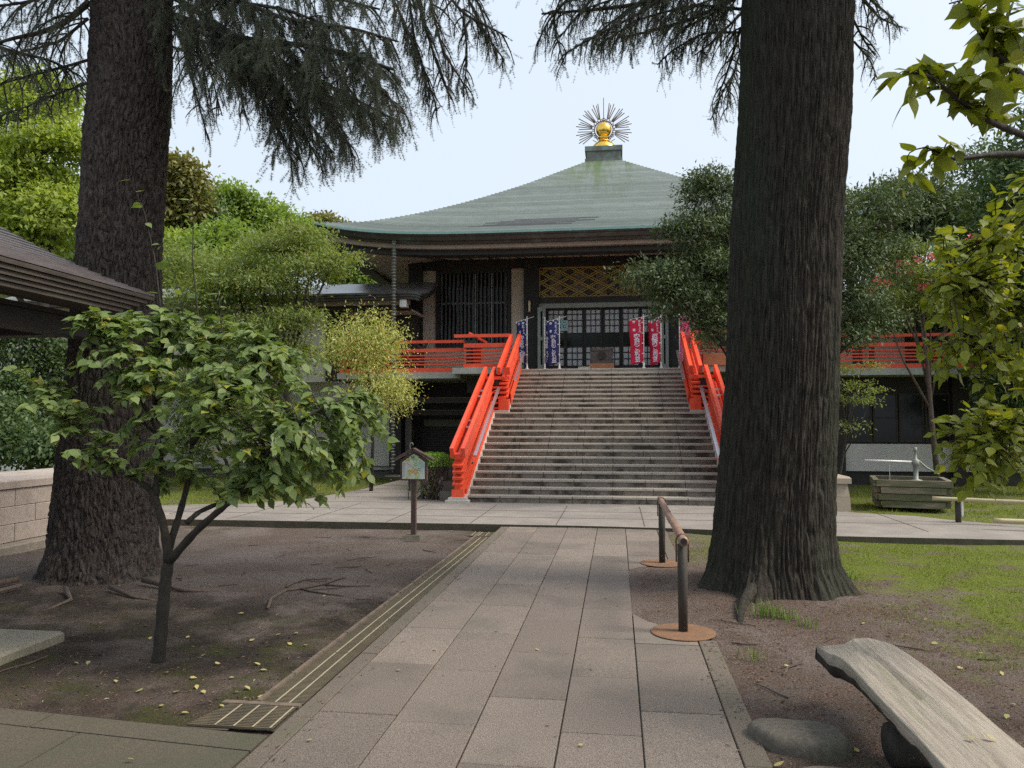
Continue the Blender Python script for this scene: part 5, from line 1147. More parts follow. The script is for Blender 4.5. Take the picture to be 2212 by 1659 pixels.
# ---- broad-leaved trees close by: every leaf a small folded blade on a twig
def leafy(th, skel, blobs, leaf_m, wood_m, LL, T=HEART, per=10, droop=.55, nspread=.4, tw=.005, twl=.38, width=1., shoots=()):
    wood = MB(); nodes = []
    for pts, r0, r1 in skel:
        pts = [Vector(p_) for p_ in pts]; sm_ = []
        for a, b_ in zip(pts, pts[1:]): sm_ += [a.lerp(b_, k/5) for k in range(5)]
        sm_.append(pts[-1])
        for k in range(2): sm_ = [sm_[0]]+[(sm_[i-1]+sm_[i]*2+sm_[i+1])/4 for i in range(1, len(sm_)-1)]+[sm_[-1]]
        n = len(sm_); wood.tube(sm_, [r0+(r1-r0)*i/(n-1)+.08*r0*math.sin(i*2.1) for i in range(n)], 9); nodes += sm_[2:]
    P, D, N, L = [], [], [], []; NA = np.array([tuple(q) for q in nodes])
    def addleaf(q, dv, l_):
        d = Vector(dv)+Vector((random.gauss(0, .55), random.gauss(0, .55), random.gauss(-droop, .3))); P.append(q); D.append(d)
        N.append((random.gauss(0, nspread), random.gauss(0, nspread)-.3, 1)); L.append(l_*random.uniform(.62, 1.18))
    for (u, v, Y, ru, rv, ry, nt_) in blobs:
        c_ = at(u, v, Y); ax_, az_ = px2m(ru, Y), px2m(rv, Y)
        for _ in range(nt_):
            g = rdir(1)[0]*random.uniform(.25, 1)**.5; e = c_+Vector((g[0]*ax_, g[1]*ry, g[2]*az_))
            k = int(np.argmin(((NA-np.array(e))**2).sum(1))); s0 = Vector(NA[k])
            mid = s0.lerp(e, .5)+Vector((random.gauss(0, .04), random.gauss(0, .04), .06)); tip = e+Vector((0, 0, -.03))
            cur = [s0.lerp(mid, t_).lerp(mid.lerp(tip, t_), t_) for t_ in np.linspace(0, 1, 7)]
            wood.tube(cur, [tw*(1-.75*i/6) for i in range(7)], 4, False)
            tl = sum((b_-a).length for a, b_ in zip(cur, cur[1:])); f0 = max(0, 1-twl/max(tl, .01)); sd_ = 1
            for q in range(per):
                t_ = f0+(1-f0)*(q+random.random()*.6)/per; x_ = t_*6; j = min(5, int(x_)); p_ = cur[j].lerp(cur[j+1], x_-j); dv = (cur[j+1]-cur[j]).normalized()
                lat = dv.cross(Vector((0, 0, 1))); lat = lat.normalized()*sd_ if lat.length > .05 else Vector((sd_, 0, 0)); sd_ = -sd_
                addleaf(p_, dv*.5+lat*.8, LL)
            addleaf(cur[-1], (cur[-1]-cur[-2]).normalized(), LL)
    for pts, r0, stp, l_ in shoots:
        pts = [Vector(p_) for p_ in pts]; n = 14; cur = []
        for k in range(n+1):
            t_ = k/n*(len(pts)-1); j = min(len(pts)-2, int(t_)); cur.append(pts[j].lerp(pts[j+1], t_-j))
        wood.tube(cur, [r0*(1-.8*k/n) for k in range(n+1)], 5, False); sd_ = 1
        for k in range(2, n+1, stp):
            dv = (cur[k]-cur[k-1]).normalized(); sd_ = -sd_; addleaf(cur[k], dv*.4+Vector((sd_*.9, 0, .1)), l_)
    wood.build('trunk', wood_m, th, True); V, F, r_ = scatter(T, P, D, N, L, width); return npmesh('crown', V, F, leaf_m, th, r_)
yt = thing('young_tree', 'young multi-stemmed tree with heart-shaped leaves in the dirt before the left cedar', 'tree', (-3.18, 5.08, -.04))
B = lambda *p_: [at(u, v, Y) for u, v, Y in p_]
sk = [(B((341, 1440, 5.08), (350, 1345, 5.08), (357, 1260, 5.08), (364, 1215, 5.08)), .046, .038),
      (B((364, 1215, 5.08), (357, 1150, 5.08), (333, 1064, 5.05), (295, 1035, 5.0), (250, 1015, 4.9), (200, 985, 4.85)), .034, .010),
      (B((335, 1070, 5.05), (345, 1000, 5.1), (352, 950, 5.15), (330, 930, 5.15), (300, 905, 5.1), (280, 860, 5.0)), .026, .008),
      (B((362, 1195, 5.1), (385, 1120, 5.2), (405, 1050, 5.3), (415, 960, 5.35), (428, 830, 5.4), (430, 740, 5.4)), .028, .008),
      (B((368, 1210, 5.06), (420, 1150, 4.95), (478, 1098, 4.85), (530, 1060, 4.8), (570, 985, 4.75), (620, 930, 4.7)), .031, .008),
      (B((405, 1128, 5.0), (430, 1105, 5.2), (490, 1080, 5.3), (560, 1040, 5.4), (640, 1000, 5.45), (720, 990, 5.5)), .02, .006),
      (B((352, 950, 5.15), (330, 850, 5.3), (345, 770, 5.35), (360, 710, 5.35)), .022, .007),
      (B((415, 960, 5.35), (470, 880, 5.3), (540, 810, 5.2), (580, 760, 5.2)), .02, .007), (B((570, 985, 4.75), (660, 900, 4.8), (740, 860, 4.9)), .018, .006),
      (B((250, 1015, 4.9), (160, 930, 4.95), (110, 880, 5.0)), .015, .005), (B((352, 950, 5.15), (270, 800, 5.0), (210, 720, 5.0)), .018, .005)]
bl = [(430, 800, 5.25, 150, 90, .55, 44), (560, 850, 5.05, 150, 110, .6, 46), (660, 950, 4.95, 150, 90, .55, 40), (740, 990, 5.1, 95, 60, .4, 20), (350, 720, 5.3, 150, 50, .45, 26),
      (520, 740, 5.25, 130, 55, .45, 24), (230, 690, 5.1, 70, 28, .3, 9), (270, 780, 5.05, 110, 60, .4, 18), (150, 870, 5.0, 85, 60, .35, 13), (210, 960, 4.9, 120, 70, .35, 14), (480, 950, 5.1, 150, 90, .6, 32),
      (540, 1040, 4.8, 90, 45, .3, 15), (650, 1050, 5.0, 90, 40, .35, 14), (400, 1010, 5.3, 90, 60, .4, 12), (620, 780, 5.2, 90, 60, .4, 16), (290, 1000, 5.0, 60, 30, .2, 5), (800, 950, 5.2, 45, 45, .2, 8), (200, 672, 5.1, 50, 18, .25, 6), (330, 685, 5.3, 130, 30, .4, 26), (450, 690, 5.3, 90, 30, .4, 14), (220, 700, 5.1, 60, 30, .3, 10), (480, 850, 4.8, 150, 80, .3, 22), (340, 850, 4.9, 120, 80, .3, 16), (800, 880, 5.2, 40, 50, .25, 8), (90, 800, 5.0, 50, 50, .25, 6)]
bl = [(a, b_, c_, d, e, f, int(n*1.4)) for a, b_, c_, d, e, f, n in bl]
leafy(yt, sk, bl, heart_leaf, bark_s, .075, per=13, droop=.3, nspread=.45, shoots=[(B((350, 690, 5.3), (335, 560, 5.35), (310, 450, 5.35), (280, 388, 5.3)), .006, 2, .09), (B((430, 700, 5.4), (415, 560, 5.4), (418, 470, 5.4), (408, 432, 5.4)), .006, 2, .08),
      (B((400, 700, 5.4), (375, 590, 5.4), (350, 530, 5.4)), .005, 2, .08), (B((480, 720, 5.3), (470, 620, 5.3), (476, 560, 5.3)), .005, 2, .08)])
ft = thing('lime_leaf_tree', 'broad-leaved tree at the right edge with large lime-green leaves close to the viewer', 'tree', (3.1, 4.6, -.05))
sk = [([(3.15, 4.6, -.1), (3.1, 4.6, .8), (3.0, 4.5, 1.8), (2.85, 4.3, 2.6)], .09, .05), ([(3.0, 4.5, 1.8), (2.9, 4.6, 2.3), (2.6, 4.7, 2.6)]+B((2150, 520, 4.6)), .04, .01),
      ([(2.85, 4.3, 2.6)]+B((2330, 350, 3.6), (2212, 292, 3.2), (2140, 265, 3.0), (2070, 215, 2.85), (2010, 165, 2.75)), .022, .003), ([(2.85, 4.3, 2.6)]+B((2260, 335, 3.7), (2150, 333, 3.6), (2060, 345, 3.4)), .03, .006),
      ([(3.1, 4.6, .8), (2.8, 4.7, 1.2)]+B((2190, 930, 4.7), (2130, 960, 4.7)), .035, .008), ([(3.05, 4.55, 1.3), (2.7, 4.7, 1.6)]+B((2180, 760, 4.7), (2100, 740, 4.7)), .035, .008),
      (B((2240, 660, 4.5), (2150, 640, 4.5), (2060, 600, 4.4)), .02, .006), (B((2212, 170, 3.2), (2150, 120, 3.0), (2110, 60, 2.9)), .02, .005)]
bl = [(2130, 520, 4.4, 110, 80, .5, 26), (2190, 430, 4.3, 60, 60, .4, 12), (2150, 640, 4.5, 120, 80, .5, 30), (2050, 610, 4.4, 80, 40, .35, 9), (2110, 760, 4.5, 120, 70, .45, 24), (2180, 850, 4.6, 80, 80, .4, 18), (2120, 930, 4.6, 90, 70, .4, 18),
      (2100, 1010, 4.7, 100, 40, .35, 11), (2190, 1000, 4.6, 50, 60, .3, 9), (2200, 700, 4.2, 60, 90, .4, 14)]
leafy(ft, sk, [(a, b_, c_, d, e, f, int(n*1.9)) for a, b_, c_, d, e, f, n in bl], bright_leaf, bark_s, .066, per=8, droop=.05, nspread=.7, twl=.7)
shade_crown = [((4.9, 1.0, 6.4), (2.0, 1.9, 1.2), 50), ((4.2, -1.8, 5.8), (2.2, 2.2, 1.3), 50), ((1.8, -2.8, 6.4), (2.2, 2.0, 1.2), 50), ((-1.2, -3.2, 6.2), (2.2, 2.0, 1.2), 40)]  # crown out of view over and behind the camera, added to shade the foreground
# the dark sprays against the sky belong to the same tree: a second crown piece
sk2 = [(B((2212, 292, 3.2), (2140, 265, 3.0), (2070, 215, 2.85), (2010, 165, 2.75), (1960, 155, 2.7)), .012, .004), (B((2230, 120, 3.1), (2160, 90, 3.0), (2100, 40, 2.9)), .01, .004), (B((2150, 333, 3.5), (2060, 345, 3.35), (2000, 318, 3.25)), .008, .003)]
bl2 = [(1985, 150, 2.75, 90, 45, .22, 5), (2060, 190, 2.85, 70, 50, .25, 6), (2130, 130, 2.9, 60, 70, .25, 8), (2190, 90, 3.0, 50, 90, .3, 9), (2170, 200, 3.0, 60, 50, .25, 7), (1945, 370, 3.3, 60, 18, .15, 2), (2020, 330, 3.3, 50, 20, .15, 2), (2120, 30, 2.9, 60, 40, .2, 5)]
cr2 = leafy(ft, sk2, bl2, bright_leaf, bark_s, .084, per=6, droop=.15, nspread=.8, twl=.42, tw=.0035)

# ---- trees farther off: clumps of leaves on limbs
def clump_tree(th, base, lumps, leaf_m, bark_m, LL, T=SMALL, clr=.3, flat_=.45, perclump=34, rt=.12, up=.8, shell=.55, droop=.25, dens=1.):
    """lumps: (centre, (rx, ry, rz), number of clumps)"""
    wood = MB(); P, D, N, L = [], [], [], []
    base = Vector(base); cc = sum((Vector(c_) for c_, _, _ in lumps), Vector())/len(lumps); top = Vector((cc.x, cc.y, cc.z))
    tr = [base, base.lerp(top, .35)+Vector((random.gauss(0, .05), random.gauss(0, .05), 0)), base.lerp(top, .7), top]
    wood.tube(tr, [rt, rt*.8, rt*.6, rt*.3], 8)
    for c_, rad, n in lumps:
        n = int(n*dens); c_ = Vector(c_); s0 = tr[1].lerp(tr[2], random.random()); wood.tube([s0, s0.lerp(c_, .55)+Vector((0, 0, -.1*(c_-s0).length)), c_], [rt*.45, rt*.3, rt*.1], 6)
        g = rdir(n); g[:, 2] = np.abs(g[:, 2])*np.where(RNG.random(n) < .75, 1, -1); rr = RNG.uniform(shell, 1, n)[:, None]
        ctr = np.array(c_)+g*rr*np.array(rad)
        for k in range(0, n, max(1, n//7)): e = Vector(ctr[k]); wood.tube([c_, c_.lerp(e, .6)+Vector((0, 0, .05)), e], [rt*.14, rt*.09, rt*.04], 4, False)
        m_ = RNG.integers(int(perclump*.5), int(perclump*1.4), n); idx = np.repeat(np.arange(n), m_)
        off = RNG.normal(size=(len(idx), 3))*np.array([clr, clr, clr*flat_])*.6
        P.append(ctr[idx]+off); gd = g[idx]
        D.append(gd*.6+RNG.normal(size=(len(idx), 3))*.7+np.array([0, 0, -droop])); N.append(gd*.5+RNG.normal(size=(len(idx), 3))*.45+np.array([0, 0, up])); L.append(LL*RNG.uniform(.6, 1.25, len(idx)))
    wood.build('trunk', bark_m, th, True); V, F, r_ = scatter(T, np.concatenate(P), np.concatenate(D), np.concatenate(N), np.concatenate(L)); return npmesh('crown', V, F, leaf_m, th, r_)
def lp(u, v, Y, ru, rv, ry, n): return (tuple(at(u, v, Y)), (px2m(ru, Y), ry, px2m(rv, Y)), n)
clump_tree(ft, (3.15, 4.6, 2.), shade_crown, bright_leaf, bark_s, .26, T=SMALL, clr=.6, perclump=34, rt=.09)  # unseen extra crown, made for its shade
# evergreen before the hall, half behind the right cedar
ev = thing('evergreen_tree', 'dark layered evergreen before the hall, partly behind the large right trunk', 'tree', (3.3, 15.8, 0))
clump_tree(ev, (3.35, 15.9, 0), [lp(1540, 430, 15.5, 70, 55, .6, 26), lp(1500, 510, 15.3, 75, 40, .6, 26), lp(1590, 500, 15.8, 90, 60, .8, 30), lp(1520, 590, 15.2, 110, 45, .7, 36), lp(1410, 600, 14.9, 70, 32, .5, 22), lp(1470, 650, 15.0, 80, 35, .5, 24),
      lp(1600, 620, 15.8, 90, 60, .8, 28), lp(1560, 700, 15.3, 70, 28, .5, 16), lp(1830, 560, 16.5, 70, 80, .9, 34), lp(1850, 660, 16.5, 70, 50, .8, 26), lp(1790, 480, 16.5, 60, 60, .8, 24), lp(1530, 390, 15.6, 40, 25, .4, 10), lp(1545, 730, 17, 40, 14, .4, 6), lp(1870, 470, 17, 70, 60, .8, 26), lp(1930, 440, 17.5, 60, 50, .8, 20), lp(1900, 560, 17, 70, 60, .8, 20), lp(1880, 700, 16.6, 60, 30, .5, 14), lp(1840, 730, 16.2, 40, 24, .5, 10)], ever_leaf, bark_s, .095, T=LANCE, clr=.26, flat_=.5, perclump=60, rt=.16, dens=2.3)
# pale weeping shrub by the rain chain
ws_ = thing('pale_shrub', 'pale yellow-green weeping shrub tree in front of the left veranda railing', 'shrub', (-5.9, 17.6, 0))
clump_tree(ws_, (-5.75, 17.6, 0), [lp(790, 755, 17.5, 95, 45, .6, 40), lp(760, 735, 17.5, 55, 25, .5, 18), lp(820, 835, 17.3, 65, 55, .6, 36), lp(845, 860, 17.2, 50, 35, .5, 20), lp(830, 740, 17.5, 40, 40, .5, 16), lp(790, 700, 17.5, 60, 14, .4, 9), lp(735, 775, 17.4, 40, 20, .4, 10)],
           pale_leaf, bark_s, .08, T=LANCE, clr=.34, flat_=.9, perclump=44, rt=.05, droop=.7, dens=1.9)
sh = MB(); P, D, N, L = [], [], [], []
for (u0, v0, u1, v1) in ((770, 740, 768, 692), (800, 735, 817, 655), (815, 730, 835, 660), (835, 735, 862, 690), (840, 745, 893, 718), (785, 735, 790, 672), (850, 740, 880, 700), (845, 850, 898, 835), (840, 880, 893, 858)):
    a, b_ = at(u0, v0, 17.4), at(u1, v1, 17.3); sh.tube([a, a.lerp(b_, .5)+Vector((0, 0, .05)), b_], [.008, .006, .003], 4)
    for k in range(16): q = a.lerp(b_, .25+.75*k/16); P.append(q); D.append((random.gauss(0, .6), random.gauss(0, .6), -.5)); N.append((random.gauss(0, .5), -.3, .8)); L.append(random.uniform(.06, .095))
sh.build('shoots', bark_s, ws_); V, F, r_ = scatter(LANCE, P, D, N, L); npmesh('shoot_leaves', V, F, pale_leaf, ws_, r_)
# fine-leaved tree left of the hall
fl = thing('fine_leaf_tree', 'spreading light-green tree with small leaves before the annex roof', 'tree', (-8.1, 19, 0))
clump_tree(fl, (-8.0, 19, 0), [lp(500, 600, 19, 110, 55, 1.2, 46), lp(610, 545, 19, 100, 45, 1.2, 44), lp(560, 625, 18.7, 110, 30, 1.2, 38), lp(670, 585, 18.6, 70, 22, .8, 18), lp(450, 650, 18.5, 90, 60, 1.0, 40), lp(400, 580, 19, 70, 60, 1., 30), lp(650, 505, 19, 50, 22, .7, 12), lp(630, 690, 18.4, 80, 20, .7, 16), lp(720, 560, 18.6, 40, 14, .5, 7), lp(560, 720, 18.4, 90, 35, .8, 30), lp(620, 780, 18.4, 70, 45, .8, 18), lp(480, 760, 18.4, 90, 60, .8, 26)],
           fine_leaf, bark_s, .12, T=LANCE, clr=.55, flat_=.2, perclump=60, rt=.13, dens=1.9)
# bright tree behind the left cedar
lt = thing('bright_tree', 'sunlit yellow-green tree filling the far left behind the cedar', 'tree', (-16, 20, 0))
clump_tree(lt, (-15.5, 20, 0), [lp(40, 260, 20, 110, 80, 1.6, 46), lp(120, 330, 20, 90, 80, 1.5, 44), lp(30, 400, 19.6, 110, 80, 1.6, 46), lp(130, 470, 19.6, 90, 70, 1.4, 38), lp(20, 520, 19.4, 100, 60, 1.4, 30), lp(90, 200, 20.4, 70, 50, 1.2, 22), lp(-80, 330, 20, 90, 140, 1.6, 36)],
           yell_leaf, bark_s, .17, T=SMALL, clr=.45, flat_=.45, perclump=56, rt=.22, dens=2.)
for (label, x, Y, lumps, lm) in (
    ('shaded dark shrub mass under the pavilion roof at the far left', -14, 17.5, [lp(40, 740, 17.5, 120, 60, 1., 36), lp(110, 800, 17.8, 70, 70, .9, 26), lp(10, 850, 17.2, 90, 60, 1., 30), lp(90, 900, 17.0, 90, 40, .9, 24)], mid_leaf),
    ('low dark hedge bank above the block wall, behind the left cedar', -12.5, 15.5, [lp(30, 960, 15.5, 110, 50, .8, 34), lp(120, 970, 15.3, 70, 50, .7, 24), lp(-40, 900, 15.5, 70, 70, .8, 20)], mid_leaf),
    ('green shrub seen between the left cedar and the annex wall', -10.8, 20.5, [lp(420, 860, 20.5, 110, 70, 1., 34), lp(520, 900, 20.5, 90, 50, .9, 22), lp(390, 960, 20, 70, 40, .8, 16)], fine_leaf)):
    th = thing('garden_shrub', label, 'shrub', (x, Y, 0)); clump_tree(th, (x, Y, float(zg(x, Y))), lumps, lm, bark_s, .12, clr=.32, flat_=.6, perclump=60, rt=.06, dens=2.2)
# hillside trees
def auto(cx, cy, cz, rx, rz, n, k, ry=None):
    out = []
    for _ in range(k):
        g = rdir(1)[0]; out.append(((cx+g[0]*rx*.62, cy+g[1]*(ry or rx)*.6, cz+g[2]*rz*.6), (rx*random.uniform(.34, .52), rx*random.uniform(.34, .5), rz*random.uniform(.3, .48)), n//k))
    return out
def hilltree(label, u, vt, vb, Y, wpx, lm, k=9, n=200, LL=.36, clr=.75, name='hill_tree', grp='trees on the slope'):
    c_ = at(u, (vt+vb)/2, Y); rx = px2m(wpx/2, Y)*1.05; rz = px2m((vb-vt)/2, Y)*1.05; g = float(zg(c_.x, c_.y)); th = thing(name, label, 'tree', (c_.x, c_.y, g), grp)
    clump_tree(th, (c_.x, c_.y, g-.2), auto(c_.x, c_.y, c_.z, rx, rz, n, k), lm, bark_s, LL, clr=clr, flat_=.6, perclump=40, rt=.25, shell=.7, dens=1.7)
hilltree('rounded bright green hill tree with the highest dome left of the roof', 510, 392, 560, 52, 210, hill_leaf, 11, 300)
hilltree('bright green hill tree just left of the roof corner, lower than the dome beside it', 610, 450, 620, 50, 150, hill_leaf, 9, 220)
hilltree('bluish dark green hill tree between the cedar trunk and the bright dome', 415, 420, 600, 46, 150, hill_dark, 9, 220)
hilltree('tall brownish green tree touching the right side of the left cedar trunk', 375, 320, 520, 44, 120, hill_brown, 8, 180)
hilltree('yellow-green tree low on the slope beside the left cedar trunk', 395, 500, 660, 36, 160, yell_leaf, 8, 170, .28, .6)
hilltree('green hill tree seen under the left corner of the roof', 790, 520, 680, 48, 170, hill_leaf, 8, 170)
hilltree('dull olive far tree whose top shows just above the roof corner', 720, 462, 560, 70, 130, hill_brown, 7, 140)
hilltree('dark far tree top peeping over the left slope of the roof', 830, 474, 560, 75, 130, hill_dark, 7, 120)
hilltree('far green tree behind the sunlit tree at the left edge', 60, 330, 620, 44, 330, hill_leaf, 10, 240)
hilltree('dark green slope tree hidden mostly by the left cedar trunk', 250, 420, 680, 42, 220, hill_dark, 9, 180)
hilltree('leafy light green tree low on the slope left of the annex roof', 470, 480, 660, 34, 170, hill_leaf, 9, 200, .28, .6)
hilltree('small bluish hill tree in front of the bright dome', 545, 520, 640, 42, 110, hill_dark, 6, 120)
# right of the hall
def rtree(label, u, vt, vb, Y, wpx, lm, k, n, LL, T=SMALL, clr=.45, per=40):
    c_ = at(u, (vt+vb)/2, Y); rx = px2m(wpx/2, Y); rz = px2m((vb-vt)/2, Y); th = thing('garden_tree', label, 'tree', (c_.x, c_.y, 0), 'trees right of the hall')
    clump_tree(th, (c_.x, c_.y, float(zg(c_.x, c_.y))), auto(c_.x, c_.y, c_.z, rx, rz, n, k), lm, bark_s, LL, T=T, clr=clr, flat_=.5, perclump=per, rt=.16, dens=2.); return th
rtree('tall long-leaved tree right of the large trunk, its crown against the sky', 1960, 380, 620, 25, 250, ever_leaf, 12, 230, .22, LANCE)
rtree('green tree at the right edge behind the lime leaves, reaching highest', 2150, 300, 640, 27, 260, mid_leaf, 12, 220, .2, LANCE)
rtree('small green tree top just right of the large trunk', 1850, 400, 560, 27, 110, fine_leaf, 6, 90, .17, LANCE)
rtree('leafy background tree low behind the veranda on the right', 2060, 520, 760, 23, 330, mid_leaf, 12, 230, .17, LANCE)
rtree('dark tree far right behind the well', 2230, 620, 1000, 20, 240, mid_leaf, 10, 150, .15, LANCE)
rtree('dense tree added at the far right edge to shade the veranda end', 2330, 200, 800, 19.5, 380, mid_leaf, 12, 230, .2, LANCE)  # mostly out of view, put in for its shade on the railing
cm = thing('crape_myrtle', 'crape myrtle with clusters of pink flowers right of the large trunk', 'tree', (6.6, 18.5, 0))
clump_tree(cm, (7.2, 18.6, 0), [lp(1930, 590, 18.5, 60, 18, .6, 14), lp(2010, 600, 18.5, 60, 24, .7, 16), lp(1900, 640, 18.3, 50, 14, .5, 9), lp(2060, 560, 18.6, 60, 30, .7, 16), lp(1985, 660, 18.4, 70, 25, .6, 14), lp(1950, 540, 18.7, 50, 14, .5, 8), lp(2080, 660, 18.6, 60, 30, .7, 14)], fine_leaf, root_m, .095, T=LANCE, clr=.28, flat_=.45, perclump=56, rt=.07, dens=2.)
P = []
for (u, v) in ((1935, 585), (1985, 562), (2010, 555), (1895, 605), (1912, 612), (1880, 628), (1995, 622), (2095, 518), (1960, 590), (2005, 615), (1945, 571)):
    c_ = np.array(at(u, v, 18.0)); P.append(c_+RNG.normal(size=(34, 3))*np.array([.075, .06, .04]))
P = np.concatenate(P); V, F, r_ = scatter(SMALL, P, rdir(len(P)), rdir(len(P)), RNG.uniform(.04, .075, len(P)), 1.5); npmesh('flowers', V, F, flower_m, cm, r_)
mp_ = thing('maple_sapling', 'thin maple sapling with pale green sprays right of the large trunk', 'sapling', (4.35, 13.9, 0))
clump_tree(mp_, (4.2, 15.9, 0), [lp(1830, 835, 15.9, 45, 12, .4, 9), lp(1845, 870, 15.8, 40, 14, .4, 9), lp(1815, 800, 16, 40, 12, .3, 8), lp(1860, 795, 15.8, 45, 10, .3, 7), lp(1830, 925, 15.8, 35, 20, .3, 8), lp(1885, 850, 15.8, 30, 10, .3, 5)], fine_leaf, bark_s, .08, T=LANCE, clr=.2, flat_=.3, perclump=30, rt=.03)
# clipped bush beside the stairs
hb = thing('clipped_bush', 'rounded clipped bush with bright top and bare twigs, behind the map sign', 'bush', (-3.95, 15.9, .03))
tw_ = MB(); P, D, N, L = [], [], [], []
cb = Vector((-3.85, 15.95, .78)); 
for k in range(70):
    a = random.uniform(0, 6.28); e = cb+Vector((.48*math.cos(a)*random.random()**.5, .4*math.sin(a)*random.random()**.5, random.uniform(-.2, .1))); s0 = Vector((-3.9+random.gauss(0, .2), 15.95+random.gauss(0, .1), .0)); m_ = s0.lerp(e, .5)+Vector((random.gauss(0, .07), random.gauss(0, .07), 0)); tw_.tube([s0, m_, e], [.012, .009, .005], 5, False)
g = rdir(2600); g[:, 2] = np.abs(g[:, 2])*1.0-.15; pos = np.array(cb)+g*np.array([.56, .45, .26])*RNG.uniform(.8, 1.03, (2600, 1)); side_ = pos[:, 2] < .72
keep = ~side_ | (RNG.random(2600) < .35); pos, g = pos[keep], g[keep]; n = len(pos)
V, F, r_ = scatter(SMALL, pos, RNG.normal(size=(n, 3))+g, g+RNG.normal(size=(n, 3))*.5+[0, 0, .6], RNG.uniform(.03, .055, n)); tw_.build('twigs', root_m, hb); npmesh('leaves', V, F, hedge_leaf, hb, r_)
n = 420; pos = np.stack([RNG.normal(-4.05, .18, n), RNG.normal(15.7, .15, n), RNG.uniform(.15, .7, n)], 1); V, F, r_ = scatter(SMALL, pos, rdir(n), rdir(n)+[0, 0, .6], RNG.uniform(.03, .05, n)); npmesh('low_leaves', V, F, fine_leaf, hb, r_)
pb_ = MB().box(0, 0, 0, 0, 0, 0) if False else None
# bushes in boxes on the right of the stair head
pl_ = thing('planter', 'leafy potted shrub on the landing right of the stair head', 'planter', (2.9, 21.2, 3.17))
clump_tree(pl_, (2.9, 21.1, 3.2), [lp(1550, 745, 21, 40, 14, .3, 12), lp(1520, 738, 21, 25, 10, .25, 6)], ever_leaf, bark_s, .07, T=LANCE, clr=.16, flat_=.6, perclump=34, rt=.02); MB().box(2.3, 3.5, 21.0, 21.35, 3.17, 3.5).build('trough', orange_m, pl_)

# ================================================================== GROUND COVER AND SMALL LITTER
def blades(n, xr, yr, dens, hmin, hmax, wdt, seed):
    r2 = np.random.default_rng(seed); x_ = r2.uniform(*xr, n); y_ = r2.uniform(*yr, n); pat = fbm(x_*1.7, y_*1.7, 21)
    k = r2.random(n) < np.clip(dens(x_, y_)*(pat*4.2-1.5), 0, 1); x_, y_ = x_[k], y_[k]; n = len(x_); z_ = zg(x_, y_)-.003
    h_ = r2.uniform(hmin, hmax, n); a = r2.uniform(0, 6.28, n); lean = r2.uniform(.2, .9, n); b_ = r2.uniform(0, 6.28, n)
    v0 = np.stack([x_-wdt*np.cos(a), y_-wdt*np.sin(a), z_], 1); v1 = np.stack([x_+wdt*np.cos(a), y_+wdt*np.sin(a), z_], 1); v2 = np.stack([x_+lean*h_*np.cos(b_), y_+lean*h_*np.sin(b_), z_+h_], 1)
    V = np.stack([v0, v1, v2], 1).reshape(-1, 3); return V, np.arange(len(V)).reshape(-1, 3), np.repeat(r2.random(n), 3)
def inlawn(x_, y_):
    ok = (y_ < 11.45) & ~((np.abs(x_-1.53) < .66) & (np.abs(y_-8.05) < .66)) & ((x_ > .76) | ((y_ > 6.9) & (y_ < 8.75) & (x_ > .2))); return grassf(x_, y_)*ok
V, F, r_ = blades(90000, (.2, 8), (2.5, 11.45), inlawn, .012, .045, .0035, 1); tag(npmesh('lawn_grass', V, F, grass_leaf, None, r_), 'short patchy grass on the right lawn', 'grass', kind='stuff')
V, F, r_ = blades(30000, (-16, -6.2), (14.2, 24), lambda x_, y_: grassf(x_, y_)*(x_ < -6.6-.3*(y_ < 16)), .03, .07, .006, 2); tag(npmesh('lawn_grass', V, F, grass_leaf, None, r_), 'green grass on the left lawn before the annex', 'grass', kind='stuff')
V, F, r_ = blades(26000, (4.8, 11), (13.3, 22), lambda x_, y_: grassf(x_, y_), .03, .08, .006, 3); tag(npmesh('lawn_grass', V, F, grass_leaf, None, r_), 'rough grass round the well', 'grass', kind='stuff')
n = 9000; x_ = RNG.uniform(.25, 5, n); y_ = RNG.uniform(2.6, 10.5, n); k = ((x_ > .8) | ((y_ > 6.9) & (y_ < 8.7))) & ~((np.abs(x_-1.53) < .66) & (np.abs(y_-8.05) < .66)) & (RNG.random(n) < .95-.8*sstep(8.2, 9.4, y_)); x_, y_ = x_[k], y_[k]
x2 = RNG.uniform(-5, -2.15, 2600); y2 = RNG.uniform(4.1, 9.5, 2600); kk = RNG.random(2600) < sstep(6.5, 4.2, y2)*.9+.25*(x2 > -2.6)+.05; x_, y_ = np.concatenate([x_, x2[kk]]), np.concatenate([y_, y2[kk]]); n = len(x_)
xe_ = np.concatenate([-2.16+RNG.normal(0, .05, 500), RNG.uniform(-4.9, -2.2, 900)]); ye_ = np.concatenate([RNG.uniform(4.4, 11.6, 500), RNG.uniform(4.4, 11.5, 900)]); x_, y_ = np.concatenate([x_, xe_]), np.concatenate([y_, ye_]); n = len(x_)
pos = np.stack([x_, y_, zg(x_, y_)+.004], 1)
xp_ = np.concatenate([.72-np.abs(RNG.normal(0, .1, 160)), -1.78+np.abs(RNG.normal(0, .12, 130)), RNG.uniform(-1.8, .6, 90)]); yp_ = np.concatenate([RNG.uniform(2.5, 6., 160), RNG.uniform(3.5, 12, 130), RNG.uniform(3, 12, 90)])
pos = np.concatenate([pos, np.stack([xp_, yp_, np.full(len(xp_), .005)], 1)]); n = len(pos); d = rdir(n, .12); V, F, r_ = scatter(SMALL, pos, d, rdir(n)*.4+[0, 0, 1], RNG.uniform(.012, .04, n), .55); tag(npmesh('leaf_litter', V, F, litter_m, None, r_), 'brown needle and leaf litter on the bare earth', 'litter', kind='stuff')
